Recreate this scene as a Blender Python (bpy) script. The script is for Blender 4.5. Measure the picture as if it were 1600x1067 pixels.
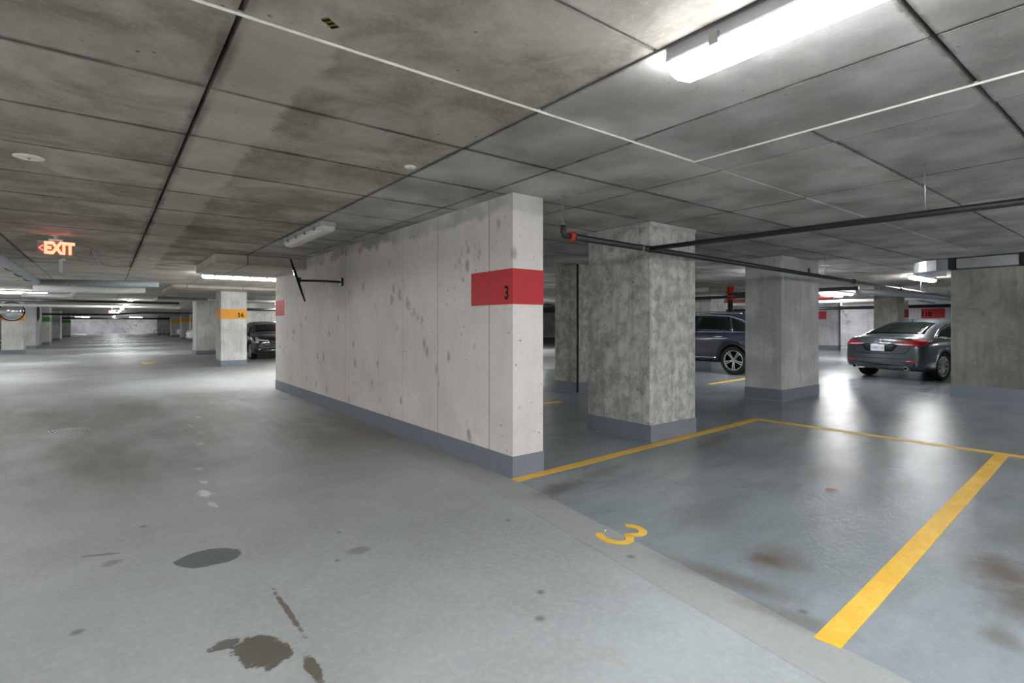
import bpy, bmesh, math, random
from mathutils import Vector, Matrix
from mathutils.bvhtree import BVHTree
random.seed(7)
for o in list(bpy.data.objects): bpy.data.objects.remove(o, do_unlink=True)
scene = bpy.context.scene
C = scene.collection
PI = math.pi
# ------------------------------------------------------------------ camera
CAM_H = 1.35; FPX = 824.0; YAW = math.radians(37.62)
cam_d = bpy.data.cameras.new('camera'); cam = bpy.data.objects.new('camera', cam_d); C.objects.link(cam)
cam.location = (0, 0, CAM_H); cam.rotation_euler = (PI/2, 0, -YAW)
cam_d.sensor_fit = 'HORIZONTAL'; cam_d.sensor_width = 36; cam_d.lens = 36*FPX/1600
cam_d.shift_y = -(533.5-507)/1600; cam_d.clip_end = 300; cam_d.clip_start = .02
scene.camera = cam
# ------------------------------------------------------------------ world and exposure
w = bpy.data.worlds.new('world'); scene.world = w; w.use_nodes = True
w.node_tree.nodes['Background'].inputs[0].default_value = (.8, .85, .9, 1)
w.node_tree.nodes['Background'].inputs[1].default_value = .2
vs = scene.view_settings
vs.view_transform = 'Standard'; vs.look = 'None'; vs.gamma = 1; vs.use_curve_mapping = False
vs.exposure = 2.0
LAMP = 22.0            # radiance of a lit lamp diffuser
H = 2.51               # ceiling height
XS, XE, SL = 2.9, 12.0, .0105
def fz(x): return SL*(min(max(x, XS), XE)-XS)     # floor rises gently into the stalls

# ------------------------------------------------------------------ helpers
def lin(r, g, b):
    f = lambda c: ((c/255+.055)/1.055)**2.4 if c > 10 else c/255/12.92
    return (f(r), f(g), f(b), 1)
class MB:
    def __init__(s): s.v = []; s.f = []; s.sm = []
    def add(s, vs_, fs, smooth=False):
        n = len(s.v); s.v += [tuple(v) for v in vs_]
        s.f += [tuple(i+n for i in f) for f in fs]; s.sm += [smooth]*len(fs); return s
    def box(s, x0, x1, y0, y1, z0, z1, bv=0, M=None):
        if bv:
            b = bv; P = []
            for z, k in ((z0, b), (z0+b, 0), (z1-b, 0), (z1, b)):
                P += [(x0+b+k*0+ (0 if k else 0), y0+k, z)] if False else []
                a = b
                P += [(x0+a+k, y0+k, z), (x1-a-k, y0+k, z), (x1-k, y0+a+k, z), (x1-k, y1-a-k, z),
                      (x1-a-k, y1-k, z), (x0+a+k, y1-k, z), (x0+k, y1-a-k, z), (x0+k, y0+a+k, z)]
            F = [tuple(range(7, -1, -1)), tuple(range(24, 32))]
            for r in range(3):
                for i in range(8):
                    j = (i+1) % 8; F.append((r*8+i, r*8+j, r*8+8+j, r*8+8+i))
        else:
            P = [(x, y, z) for z in (z0, z1) for x, y in ((x0, y0), (x1, y0), (x1, y1), (x0, y1))]
            F = [(3, 2, 1, 0), (4, 5, 6, 7), (0, 1, 5, 4), (1, 2, 6, 5), (2, 3, 7, 6), (3, 0, 4, 7)]
        if M: P = [M @ Vector(p) for p in P]
        return s.add(P, F)
    def tube(s, pts, r, n=10, cap=True, closed=False):
        pts = [Vector(p) for p in pts]; m = len(pts); P = []; F = []; prev = None
        for i, p in enumerate(pts):
            if closed: t = (pts[(i+1) % m]-pts[i-1])
            else: t = (pts[min(i+1, m-1)]-pts[max(i-1, 0)])
            t.normalize()
            if prev is None:
                u = t.orthogonal().normalized()
            else:
                u = (prev-t*prev.dot(t)); u = u.normalized() if u.length > 1e-6 else t.orthogonal().normalized()
            prev = u; v = t.cross(u)
            rr = r[i] if isinstance(r, (list, tuple)) else r
            for k in range(n):
                a = 2*PI*k/n; P.append(p+u*(rr*math.cos(a))+v*(rr*math.sin(a)))
        for i in range(m if closed else m-1):
            j = (i+1) % m
            for k in range(n):
                l = (k+1) % n; F.append((i*n+k, i*n+l, j*n+l, j*n+k))
        s.add(P, F, True)
        if cap and not closed:
            s.f.append(tuple(len(s.v)-m*n+k for k in range(n-1, -1, -1))); s.sm.append(False)
            s.f.append(tuple(len(s.v)-n+k for k in range(n))); s.sm.append(False)
        return s
    def lathe(s, prof, n=24, M=None, smooth=True, cap=True):          # profile (r, z) round local z
        P = []; F = []
        for r, z in prof:
            for k in range(n):
                a = 2*PI*k/n; P.append(Vector((r*math.cos(a), r*math.sin(a), z)))
        for i in range(len(prof)-1):
            for k in range(n):
                l = (k+1) % n; F.append((i*n+k, i*n+l, i*n+n+l, i*n+n+k))
        if cap and prof[0][0] > 1e-5: F.append(tuple(range(n-1, -1, -1)))
        if cap and prof[-1][0] > 1e-5: F.append(tuple((len(prof)-1)*n+k for k in range(n)))
        if M: P = [M @ p for p in P]
        return s.add(P, F, smooth)
    def prism(s, poly, z0, z1, M=None):                     # polygon (x, y) extruded in z
        n = len(poly)
        P = [Vector((x, y, z)) for z in (z0, z1) for x, y in poly]
        F = [tuple(range(n-1, -1, -1)), tuple(range(n, 2*n))]+[(i, (i+1) % n, n+(i+1) % n, n+i) for i in range(n)]
        if M: P = [M @ p for p in P]
        return s.add(P, F)
    def mesh(s, name, mat):
        me = bpy.data.meshes.new(name); me.from_pydata(s.v, [], s.f)
        me.polygons.foreach_set('use_smooth', s.sm); me.materials.append(mat); me.update()
        bm = bmesh.new(); bm.from_mesh(me); bmesh.ops.recalc_face_normals(bm, faces=bm.faces); bm.to_mesh(me); bm.free()
        return me
    def build(s, name, mat, parent=None):
        o = bpy.data.objects.new(name, s.mesh(name, mat)); C.objects.link(o)
        if parent: o.parent = parent
        return o
def mesh_obj(name, me, parent=None, loc=None):
    o = bpy.data.objects.new(name, me); C.objects.link(o)
    if parent: o.parent = parent
    if loc: o.location = loc
    return o
def tag(o, label=None, cat=None, group=None, kind=None):
    if label: o['label'] = label
    if cat: o['category'] = cat
    if group: o['group'] = group
    if kind: o['kind'] = kind
    return o
def thing(name, label, cat, loc=(0, 0, 0), rz=0, group=None):
    o = bpy.data.objects.new(name, None); C.objects.link(o)
    o.location = loc; o.rotation_euler = (0, 0, rz); o.empty_display_size = .1
    return tag(o, label, cat, group)
def copy_tree(o, parent=None):
    c = o.copy(); C.objects.link(c); c.parent = parent
    for ch in list(o.children): copy_tree(ch, c)
    return c
def frame(origin, right, up):                               # text or plate frame: local x = right, y = up
    r = Vector(right).normalized(); u = Vector(up).normalized(); n = r.cross(u)
    M = Matrix((r, u, n)).transposed().to_4x4(); M.translation = Vector(origin); return M
def text(name, s, size, mat, M, parent=None, depth=.002, bold=0.0, sx=1.0, space=1.0):
    cu = bpy.data.curves.new('tmp', 'FONT'); cu.body = s; cu.size = size; cu.extrude = depth; cu.offset = bold
    cu.align_x = 'CENTER'; cu.align_y = 'CENTER'; cu.space_character = space; cu.resolution_u = 6
    t = bpy.data.objects.new('tmp', cu); C.objects.link(t)
    bpy.context.view_layer.update()
    me = bpy.data.meshes.new_from_object(t.evaluated_get(bpy.context.evaluated_depsgraph_get()))
    bpy.data.objects.remove(t); bpy.data.curves.remove(cu)
    me.transform(M @ Matrix.Diagonal((sx, 1, 1, 1))); me.materials.clear(); me.materials.append(mat)
    return mesh_obj(name, me, parent)

# ------------------------------------------------------------------ materials
class NT:
    def __init__(s, name):
        s.m = bpy.data.materials.new(name); s.m.use_nodes = True; s.t = s.m.node_tree
        s.b = s.t.nodes['Principled BSDF']
    def n(s, typ, **kw):
        x = s.t.nodes.new(typ)
        for k, v in kw.items(): setattr(x, k, v)
        return x
    def l(s, a, b): s.t.links.new(a, b)
    def val(s, inp, v):
        if hasattr(v, 'is_output'): s.l(v, inp)
        else: inp.default_value = v
    def math(s, op, a, b=0.0, c=None, clamp=False):
        x = s.n('ShaderNodeMath', operation=op, use_clamp=clamp); s.val(x.inputs[0], a); s.val(x.inputs[1], b)
        if c is not None: s.val(x.inputs[2], c)
        return x.outputs[0]
    def mix(s, f, a, b, mode='MIX'):
        x = s.n('ShaderNodeMix', data_type='RGBA', blend_type=mode); s.val(x.inputs[0], f); s.val(x.inputs[6], a); s.val(x.inputs[7], b)
        return x.outputs[2]
    def pos(s): return s.n('ShaderNodeNewGeometry').outputs['Position']
    def map(s, v, sc=(1, 1, 1), loc=(0, 0, 0)):
        x = s.n('ShaderNodeMapping'); s.l(v, x.inputs[0]); x.inputs['Scale'].default_value = sc; x.inputs['Location'].default_value = loc
        return x.outputs[0]
    def noise(s, v, sc, det=4, rough=.55, dist=0.0):
        x = s.n('ShaderNodeTexNoise'); s.l(v, x.inputs[0]); x.inputs['Scale'].default_value = sc
        x.inputs['Detail'].default_value = det; x.inputs['Roughness'].default_value = rough; x.inputs['Distortion'].default_value = dist
        return x.outputs[0]
    def voro(s, v, sc):
        x = s.n('ShaderNodeTexVoronoi'); s.l(v, x.inputs[0]); x.inputs['Scale'].default_value = sc; return x.outputs['Distance']
    def ss(s, v, a, b):                                        # smoothstep a..b -> 0..1
        x = s.n('ShaderNodeMapRange', interpolation_type='SMOOTHSTEP'); s.val(x.inputs[0], v)
        x.inputs[1].default_value = a; x.inputs[2].default_value = b; return x.outputs[0]
    def rng(s, v, a, b, c, d):
        x = s.n('ShaderNodeMapRange'); s.val(x.inputs[0], v)
        for i, q in enumerate((a, b, c, d)): x.inputs[i+1].default_value = q
        return x.outputs[0]
    def bump(s, hgt, st, dist=.01):
        x = s.n('ShaderNodeBump'); s.l(hgt, x.inputs['Height']); x.inputs['Strength'].default_value = st; x.inputs['Distance'].default_value = dist
        s.l(x.outputs[0], s.b.inputs['Normal'])
    def set(s, col=None, rough=None, metal=None, spec=None, coat=None):
        for k, v in (('Base Color', col), ('Roughness', rough), ('Metallic', metal), ('Specular IOR Level', spec), ('Coat Weight', coat)):
            if v is not None: s.val(s.b.inputs[k], v)
        return s.m
def plain(name, col, rough=.5, metal=0.0, spec=.5, coat=0.0, var=.06, sc=14):
    t = NT(name); nz = t.noise(t.pos(), sc, 3)
    k = t.rng(nz, .3, .7, 1-var, 1+var)
    c = t.mix(1.0, col, k, 'MULTIPLY')
    t.set(c, rough, metal, spec, coat); return t.m
def emit(name, col, st):
    t = NT(name); t.set((.8, .8, .8, 1), .4)
    t.b.inputs['Emission Color'].default_value = col; t.b.inputs['Emission Strength'].default_value = st
    return t.m
def concrete(name, light, dark, msc=1.5, lo=.38, hi=.62, spots=0.0, streak=.3, pits=.3, rough=.8, bump=.35, seed=0, extra=None):
    t = NT(name); p = t.map(t.pos(), loc=(seed*3.1, seed*1.7, seed*.9))
    n1 = t.noise(p, msc, 8, .62, .4)
    c = t.mix(t.ss(n1, lo, hi), dark, light)
    st = t.noise(t.map(p, (6, 6, .35)), 2.2, 4, .6)            # vertical board marks
    c = t.mix(t.math('MULTIPLY', t.ss(st, .42, .72), streak), c, tuple(x*.55 for x in dark[:3])+(1,))
    fine = t.noise(p, 38, 4, .7)
    c = t.mix(t.math('MULTIPLY', t.ss(fine, .45, .8), .35), c, tuple(min(1, x*1.25) for x in light[:3])+(1,))
    pit = t.voro(p, 11)
    pm = t.math('MULTIPLY', t.math('SUBTRACT', 1.0, t.ss(pit, .04, .13)), t.ss(t.noise(p, 2.3, 2), .5, .62))
    c = t.mix(t.math('MULTIPLY', pm, pits*2, clamp=True), c, tuple(x*.3 for x in dark[:3])+(1,))
    if spots:
        v = t.voro(t.map(p, (1, 1, .62)), 3.6)
        dn = t.noise(p, 9, 4)
        sm = t.math('SUBTRACT', 1.0, t.ss(t.math('ADD', v, t.math('MULTIPLY', dn, .22)), .16, .30))
        c = t.mix(t.math('MULTIPLY', sm, spots), c, tuple(x*.55 for x in dark[:3])+(1,))
    if extra: c = extra(t, c, p)
    t.set(c, rough, spec=.3)
    hgt = t.math('ADD', t.math('MULTIPLY', fine, .5), t.math('SUBTRACT', t.math('MULTIPLY', n1, .6), pm))
    t.bump(hgt, bump, .008); return t.m
def sep(t, v=None):
    x = t.n('ShaderNodeSeparateXYZ'); t.l(v if v else t.pos(), x.inputs[0]); return x.outputs

def wall_extra(t, c, p):
    x, y, z = sep(t)
    for yy, k in ((4.02, .5), (4.98, .4), (5.82, .2), (6.55, .15), (7.75, .4), (9.9, .2)):       # form joints
        d = t.math('ABSOLUTE', t.math('SUBTRACT', y, yy))
        c = t.mix(t.math('MULTIPLY', t.math('SUBTRACT', 1.0, t.ss(d, .004, .012)), k), c, (.12, .11, .1, 1))
    n = t.noise(p, 3.2, 5, .6)                                  # grey grout along the top
    zz = t.math('ADD', z, t.math('MULTIPLY', t.math('SUBTRACT', n, .5), .38))
    c = t.mix(t.math('MULTIPLY', t.ss(zz, 2.33, 2.41), t.rng(t.noise(p, 1.1, 3), .4, .6, .12, .8)), c, lin(150, 146, 138))
    c = t.mix(t.math('MULTIPLY', t.ss(t.noise(p, .9, 3), .52, .7), .2), c, lin(200, 184, 174))
    c = t.mix(t.math('MULTIPLY', t.ss(t.noise(t.map(p, (1, 1, .7)), 3.1, 5, .6), .64, .70), .55), c, lin(150, 146, 138))
    return c
M = {}
M['wall'] = concrete('pale_board_concrete', lin(238, 231, 227), lin(222, 215, 210), 1.1, .3, .7, .85, .07, .6, .85, .3, 1, wall_extra)
M['pillar'] = concrete('mottled_grey_concrete', lin(214, 214, 205), lin(154, 155, 147), 7.5, .3, .7, .35, .35, 1.0, .85, .6, 4)
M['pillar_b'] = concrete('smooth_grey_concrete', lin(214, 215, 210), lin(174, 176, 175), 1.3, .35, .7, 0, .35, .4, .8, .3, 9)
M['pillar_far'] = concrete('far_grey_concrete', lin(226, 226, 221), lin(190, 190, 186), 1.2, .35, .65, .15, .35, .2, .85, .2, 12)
M['brown_wall'] = concrete('brown_grey_concrete', lin(160, 156, 146), lin(122, 119, 112), 1.4, .35, .65, .3, .3, .4, .85, .3, 15)
def crack(t, c, p):
    x, y, z = sep(t)
    wv = t.math('MULTIPLY', t.noise(p, 1.3, 5, .65), 1.6)
    q = t.n('ShaderNodeCombineXYZ'); t.l(t.math('ADD', x, wv), q.inputs[0]); t.l(t.math('ADD', y, wv), q.inputs[1]); t.l(t.math('MULTIPLY', z, 1.6), q.inputs[2])
    v = t.n('ShaderNodeTexVoronoi', feature='DISTANCE_TO_EDGE'); t.l(t.map(q.outputs[0], (.45, .45, .45)), v.inputs[0])
    v.inputs['Scale'].default_value = 1.0; v.inputs['Randomness'].default_value = 1
    m = t.math('SUBTRACT', 1.0, t.ss(v.outputs['Distance'], .004, .03))
    return t.mix(t.math('MULTIPLY', t.math('MULTIPLY', m, t.ss(t.noise(p, .7, 3), .5, .62)), .7), c, (.06, .06, .07, 1))
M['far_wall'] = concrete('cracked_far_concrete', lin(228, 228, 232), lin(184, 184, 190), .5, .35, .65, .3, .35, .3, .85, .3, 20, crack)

def ceil_extra(t, c, p):
    x, y, z = sep(t)
    # patched lighter strip beside the long joint
    e = t.math('MULTIPLY', t.math('SUBTRACT', t.noise(p, 5, 4), .5), .16)
    xx = t.math('ADD', x, e)
    m = t.math('MULTIPLY', t.ss(x, .39, .41), t.math('SUBTRACT', 1.0, t.ss(xx, .74, .78)))
    m = t.math('MULTIPLY', m, t.ss(y, 2.15, 2.2))
    c = t.mix(t.math('MULTIPLY', m, .5), c, lin(206, 197, 184))
    d = t.math('MULTIPLY', t.ss(xx, .76, .8), t.math('SUBTRACT', 1.0, t.ss(xx, .8, 1.5)))
    d = t.math('MULTIPLY', d, t.math('MULTIPLY', t.ss(y, 2.15, 2.2), t.ss(t.noise(p, 1.6, 4), .4, .6)))
    c = t.mix(t.math('MULTIPLY', d, .5), c, lin(112, 102, 90))
    # blotchy darker band on the near side of the seam, by the tape
    q = t.math('MULTIPLY', t.math('SUBTRACT', 1.0, t.ss(t.math('ABSOLUTE', t.math('SUBTRACT', y, 2.02)), .05, .16)), t.ss(t.noise(p, 3, 4), .35, .6))
    c = t.mix(t.math('MULTIPLY', q, .35), c, lin(130, 118, 104))
    lw = t.ss(x, 1.85, 1.89)                                # stall side painted lighter and greyer, standing in for lamplight
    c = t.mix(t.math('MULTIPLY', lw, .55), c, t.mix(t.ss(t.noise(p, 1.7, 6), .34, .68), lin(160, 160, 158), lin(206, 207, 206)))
    oi = t.n('ShaderNodeObjectInfo').outputs['Random']
    c = t.mix(1.0, c, t.rng(oi, 0, 1, .86, 1.1), 'MULTIPLY')
    # grime bled out along the formwork joints
    gk = t.rng(t.noise(p, 2.1, 3), .35, .65, .35, 1.0)
    jn = t.math('MULTIPLY', t.math('SUBTRACT', t.noise(p, 9, 5, .7), .5), .05)
    def grime(c, ax, at, wd, k, lim=None, a=None):
        d = t.math('ADD', t.math('ABSOLUTE', t.math('SUBTRACT', ax, at)), jn)
        mk = t.math('MULTIPLY', t.math('SUBTRACT', 1.0, t.ss(d, wd*.3, wd)), t.math('MULTIPLY', gk, k))
        if lim is not None: mk = t.math('MULTIPLY', mk, t.ss(lim, a, a+.01))
        return t.mix(mk, c, lin(74, 66, 57))
    for q in (2.95, 3.76, 4.58, 5.44, 6.33, 7.27, 8.25, 9.25): c = grime(c, y, q, .034, .75)
    c = grime(c, t.math('ADD', y, t.math('MULTIPLY', t.math('MULTIPLY', t.math('GREATER_THAN', x, 1.87), t.math('LESS_THAN', x, 3.34)), 9.0)), 1.41, .022, .5); c = grime(c, y, .65, .03, .7)
    for q, wd in ((.40, .06), (1.87, .035), (-1.07, .035), (2.66, .022), (3.68, .03), (5.10, .025)): c = grime(c, x, q, wd, .65)
    # flaked droplets
    v = t.voro(p, 7)
    dm = t.math('MULTIPLY', t.math('SUBTRACT', 1.0, t.ss(v, .03, .06)), t.ss(t.noise(p, 1.1, 2), .52, .6))
    c = t.mix(t.math('MULTIPLY', dm, .6), c, lin(96, 88, 80))
    return c
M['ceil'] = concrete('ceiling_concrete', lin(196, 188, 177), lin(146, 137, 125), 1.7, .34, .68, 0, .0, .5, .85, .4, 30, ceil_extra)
def ceilfar_extra(t, c, p):
    x, y, z = sep(t)
    for ax, per, off in ((y, 1.0, .2), (x, 1.47, .40)):
        f = t.math('FRACT', t.math('DIVIDE', t.math('SUBTRACT', ax, off-50*per), per))
        m = t.math('LESS_THAN', f, .02/per)
        c = t.mix(t.math('MULTIPLY', m, .7), c, (.05, .045, .04, 1))
    return c
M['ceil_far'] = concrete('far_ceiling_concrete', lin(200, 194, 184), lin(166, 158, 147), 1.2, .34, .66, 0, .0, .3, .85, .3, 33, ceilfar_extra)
M['slab'] = plain('joint_shadow_concrete', lin(40, 36, 32), .9, sc=5, var=.2)
M['seam'] = plain('white_edge_glint', lin(226, 222, 212), .8, var=.15, sc=8)
M['basepaint'] = plain('grey_blue_base_paint', lin(128, 134, 146), .55, var=.07, sc=6)
M['red'] = plain('red_band_paint', lin(200, 44, 52), .5, var=.05, sc=9)
M['orange'] = plain('amber_band_paint', lin(240, 166, 40), .5, var=.06, sc=9)
M['green'] = plain('green_band_paint', lin(66, 146, 54), .5, var=.06)
M['black'] = plain('black_paint', lin(12, 10, 10), .6, spec=.2)
def yellow_paint():
    t = NT('worn_yellow_floor_paint'); p = t.pos()
    c = t.mix(t.ss(t.noise(p, 5, 6, .7), .3, .75), lin(236, 182, 56), lin(252, 208, 96))
    c = t.mix(t.math('MULTIPLY', t.ss(t.noise(p, 30, 4, .7), .56, .7), .3), c, lin(190, 150, 70))
    t.set(c, .42, spec=.4); t.bump(t.noise(p, 40, 4), .15, .003); return t.m
M['yellow'] = yellow_paint()
M['blackpipe'] = plain('black_steel_pipe', lin(52, 52, 55), .38, .3)
M['greypipe'] = plain('grey_drain_pipe', lin(150, 158, 164), .45, .1)
M['whitepipe'] = plain('white_pipe', lin(222, 222, 220), .45)
M['darkrubber'] = plain('dark_rubber', lin(26, 26, 28), .7)
M['redpaint'] = plain('red_valve_paint', lin(170, 50, 34), .45)
M['steel'] = plain('galvanised_steel', lin(196, 200, 204), .34, .85, var=.15, sc=4)
M['chrome'] = plain('chrome', lin(225, 228, 232), .12, 1.0)
M['mirror'] = plain('mirror_glass', lin(235, 238, 240), .03, 1.0, var=.01)
M['housing'] = plain('lamp_housing_grey', lin(176, 178, 182), .5)
M['clip'] = plain('lamp_clip_steel', lin(150, 150, 150), .3, .8)
M['diff_off'] = plain('unlit_diffuser', lin(226, 222, 212), .3, coat=.3)
M['diff_on'] = emit('lit_diffuser', (.97, .985, 1.0, 1), LAMP)
M['diff_cool'] = emit('lit_diffuser_cool', (.90, .95, 1.0, 1), LAMP*.7)
M['plastic'] = plain('white_plastic', lin(240, 238, 232), .5)
M['exit_body'] = plain('exit_sign_casing', lin(170, 162, 150), .5)
M['exit_red'] = emit('exit_letters', (1.0, .12, .05, 1), 1.2)
M['arrow_red'] = emit('exit_arrow', (1.0, .12, .1, 1), .5)
M['leaf'] = plain('dry_leaf', lin(176, 96, 62), .7)

# ------------------------------------------------------------------ floor
def floor_mat():
    t = NT('garage_floor'); P = t.pos(); x, y, z = sep(t, P)
    n1 = t.noise(P, .55, 6, .6, .3); n2 = t.noise(P, 3.5, 6, .65, .3); n3 = t.noise(P, 28, 5, .7)
    sw = t.noise(t.map(P, (1.0, 3.2, 1)), 1.1, 4, .55)                      # trowel sweeps
    ais = t.mix(t.ss(n1, .3, .7), lin(148, 152, 151), lin(172, 178, 178))
    ais = t.mix(t.math('MULTIPLY', t.ss(n2, .45, .75), .35), ais, lin(150, 148, 142))
    ais = t.mix(t.math('MULTIPLY', t.ss(n3, .4, .75), .35), ais, lin(196, 198, 196))
    coat = t.mix(t.ss(n1, .3, .7), lin(130, 138, 143), lin(156, 163, 168))
    coat = t.mix(t.math('MULTIPLY', t.ss(sw, .42, .7), .5), coat, lin(120, 127, 130))
    coat = t.mix(t.math('MULTIPLY', t.ss(n3, .45, .8), .18), coat, lin(186, 191, 196))
    # edge of the glossy stall coating: a line running beside the wall, a little askew
    e = t.math('ADD', t.math('SUBTRACT', x, 2.79), t.math('MULTIPLY', t.math('SUBTRACT', 3.58, t.math('MINIMUM', y, 3.7)), .138))
    e = t.math('ADD', e, t.math('MULTIPLY', t.math('SUBTRACT', n2, .5), .03))
    m = t.math('MULTIPLY', t.ss(e, 0, .035), t.math('SUBTRACT', 1.0, t.ss(y, 11.0, 12.0)))
    far = t.math('MULTIPLY', m, 1.0)
    c = t.mix(m, ais, coat)
    # construction joint a hand's breadth outside it
    d = t.math('ABSOLUTE', t.math('ADD', e, .27))
    c = t.mix(t.math('MULTIPLY', t.math('SUBTRACT', 1.0, t.ss(d, .003, .012)), .3), c, lin(112, 108, 102))
    st = t.math('MULTIPLY', t.ss(e, -.27, -.25), t.math('SUBTRACT', 1.0, m))
    c = t.mix(t.math('MULTIPLY', st, .3), c, lin(150, 147, 140))
    nb = t.noise(P, 6, 5, .65); nc = t.noise(P, 22, 4, .7)
    def blob(c, cx, cy, rx, ry, rot, col, k, amp=.5, s0=.75, s1=1.05, fine=0.0):
        ca, sa = math.cos(rot), math.sin(rot)
        dx = t.math('SUBTRACT', x, cx); dy = t.math('SUBTRACT', y, cy)
        u = t.math('ADD', t.math('MULTIPLY', dx, ca/rx), t.math('MULTIPLY', dy, sa/rx))
        v = t.math('ADD', t.math('MULTIPLY', dx, -sa/ry), t.math('MULTIPLY', dy, ca/ry))
        r = t.math('SQRT', t.math('ADD', t.math('MULTIPLY', u, u), t.math('MULTIPLY', v, v)))
        r = t.math('ADD', r, t.math('MULTIPLY', t.math('SUBTRACT', nb, .5), amp*2))
        if fine: r = t.math('ADD', r, t.math('MULTIPLY', t.math('SUBTRACT', nc, .5), fine*2))
        return t.mix(t.math('MULTIPLY', t.math('SUBTRACT', 1.0, t.ss(r, s0, s1)), k), c, col)
    br = lin(98, 82, 62); dk = lin(84, 86, 82)
    c = blob(c, .475, 3.49, .175, .13, -.3, lin(88, 94, 90), .95, .25, .93, 1.0)          # wet-looking patch
    c = blob(c, .50, 2.36, .10, .17, .5, lin(92, 86, 74), .95, .6, .8, .95, .5)
    c = blob(c, .40, 2.50, .07, .05, .0, lin(92, 86, 74), .9, .7, .75, .95, .5)
    c = blob(c, .645, 2.12, .03, .12, .0, lin(92, 84, 70), .9, .6, .75, 1.0, .5)
    c = blob(c, .68, 2.62, .016, .30, .02, lin(104, 90, 72), .9, .25, .6, 1.0, 1.0)
    for cx, cy, rx, ry, k in ((3.05, 1.48, .28, .24, .6), (3.0, 1.5, .10, .12, .6), (2.95, 3.2, .42, .16, .65), (3.6, 3.3, .5, .12, .4), (5.5, 3.35, .6, .16, .5), (3.85, .65, .35, .22, .75), (3.5, .5, .3, .2, .6),
                              (3.05, .52, .16, .1, .5), (2.62, 1.55, .13, .5, .55), (2.5, 1.15, .1, .35, .45), (5.2, 1.95, .5, .3, .4), (4.6, .5, .5, .4, .4), (6.3, 3.3, .5, .14, .35), (3.3, 2.1, .5, .3, .2)):
        c = blob(c, cx, cy, rx, ry, .2, br, k, .5, .1, 1.1)
    for cx, cy, r in ((2.42, 2.01, .034), (1.74, 2.02, .03), (1.58, 1.84, .034), (1.05, 3.0, .02), (2.6, 1.13, .03), (.2, 4.3, .03), (-.1, 3.0, .035), (1.2, 3.4, .02), (2.2, 2.9, .025)):
        c = blob(c, cx, cy, r, r, 0, dk, .7, .25, .2, 1.1)
    c = blob(c, -.02, 3.92, .12, .02, -.4, br, .6, .6, .5, 1.0, .5)
    c = blob(c, .03, 3.75, .06, .06, 0, br, .5, .8, .5, 1.0, .5)
    c = blob(c, 1.2, 3.05, .08, .06, 0, br, .5, .9, .5, 1.0, .6)
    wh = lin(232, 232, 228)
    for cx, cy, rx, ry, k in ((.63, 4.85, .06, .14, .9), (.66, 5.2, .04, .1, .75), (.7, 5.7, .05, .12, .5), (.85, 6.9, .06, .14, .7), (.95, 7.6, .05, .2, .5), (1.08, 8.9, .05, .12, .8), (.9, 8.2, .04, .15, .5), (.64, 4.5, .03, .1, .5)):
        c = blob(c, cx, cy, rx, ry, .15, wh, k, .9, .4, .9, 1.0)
    # brown dirt in mid-aisle, also painting in its dimmer light
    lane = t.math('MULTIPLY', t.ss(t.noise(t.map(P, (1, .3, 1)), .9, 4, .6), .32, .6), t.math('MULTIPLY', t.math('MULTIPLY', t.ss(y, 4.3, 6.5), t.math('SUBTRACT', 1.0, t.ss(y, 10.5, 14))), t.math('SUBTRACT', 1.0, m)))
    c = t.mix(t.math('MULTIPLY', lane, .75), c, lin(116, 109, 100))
    rg = t.mix(m, t.rng(n2, .3, .7, .5, .62), t.rng(sw, .3, .7, .13, .215))
    t.set(c, rg, spec=.5)
    b1 = t.math('MULTIPLY', t.noise(t.map(P, (1, 1.6, 1)), 7, 3, .55), .8)
    hgt = t.math('ADD', b1, t.math('MULTIPLY', n3, .8))
    t.bump(hgt, .36, .012); return t.m
xs = [-9, -3, 0, XS, 6, 9, XE, 20, 34.5]; ys = [-8, 0, 4, 12, 30, 60, 101]
m = MB(); P = []; F = []
for yy in ys:
    for xx in xs: P.append((xx, yy, fz(xx)))
nx = len(xs)
for j in range(len(ys)-1):
    for i in range(nx-1): F.append((j*nx+i, j*nx+i+1, j*nx+nx+i+1, j*nx+nx+i))
base = len(P)
P += [(a, b, -.3) for a, b in ((-9, -8), (34.5, -8), (34.5, 101), (-9, 101))]; F.append((base, base+3, base+2, base+1))
m.add(P, F)
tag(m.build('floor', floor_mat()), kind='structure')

# ------------------------------------------------------------------ ceiling slab and formwork panels
ceiling = tag(MB().box(-9.2, 34.7, -8.2, 101.2, H+.07, H+.35).build('ceiling', M['slab']), kind='structure')
xj = [-4.01, -2.54, -1.07, .40, 1.87, 2.66, 3.34, 3.68, 5.10, 6.55, 8.0, 9.45, 10.9, 12.35, 13.8]
yj = [-1.6, -.85, -.1, .65, 1.41, 2.19, 2.95, 3.76, 4.58, 5.44, 6.33, 7.27, 8.25, 9.25, 10.25, 11.25, 12.2, 13.2]
g = .010; gx = {.40: .011, 3.34: .004, 3.68: .008, -1.07: .011, 1.87: .010}; gy = {2.19: .006}
for i in range(len(xj)-1):
    for j in range(len(yj)-1):
        x0, x1, y0, y1 = xj[i], xj[i+1], yj[j], yj[j+1]
        if x0 in (1.87, 2.66) and y0 in (.65, 1.41):
            if y0 == 1.41: continue
            y1 = 2.19                                  # one long sheet here
        z = H + random.uniform(-.002, .002)
        if x1 < 3.4 and y1 < 2.25: z = H+.009
        if x0 > 3.6: z = H+.012+random.uniform(-.002, .002)
        if x0 > 3.6 and y0 > 2.1: z = H+.003
        if x0 == 3.34: z = H
        # plywood runs merge in places, as the sheets do
        o = MB().box(x0+gx.get(x0, g), x1-gx.get(x1, g), y0+gy.get(y0, g), y1-gy.get(y1, g), z, H+.07).build('ceiling_panel', M['ceil'], ceiling)
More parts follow.
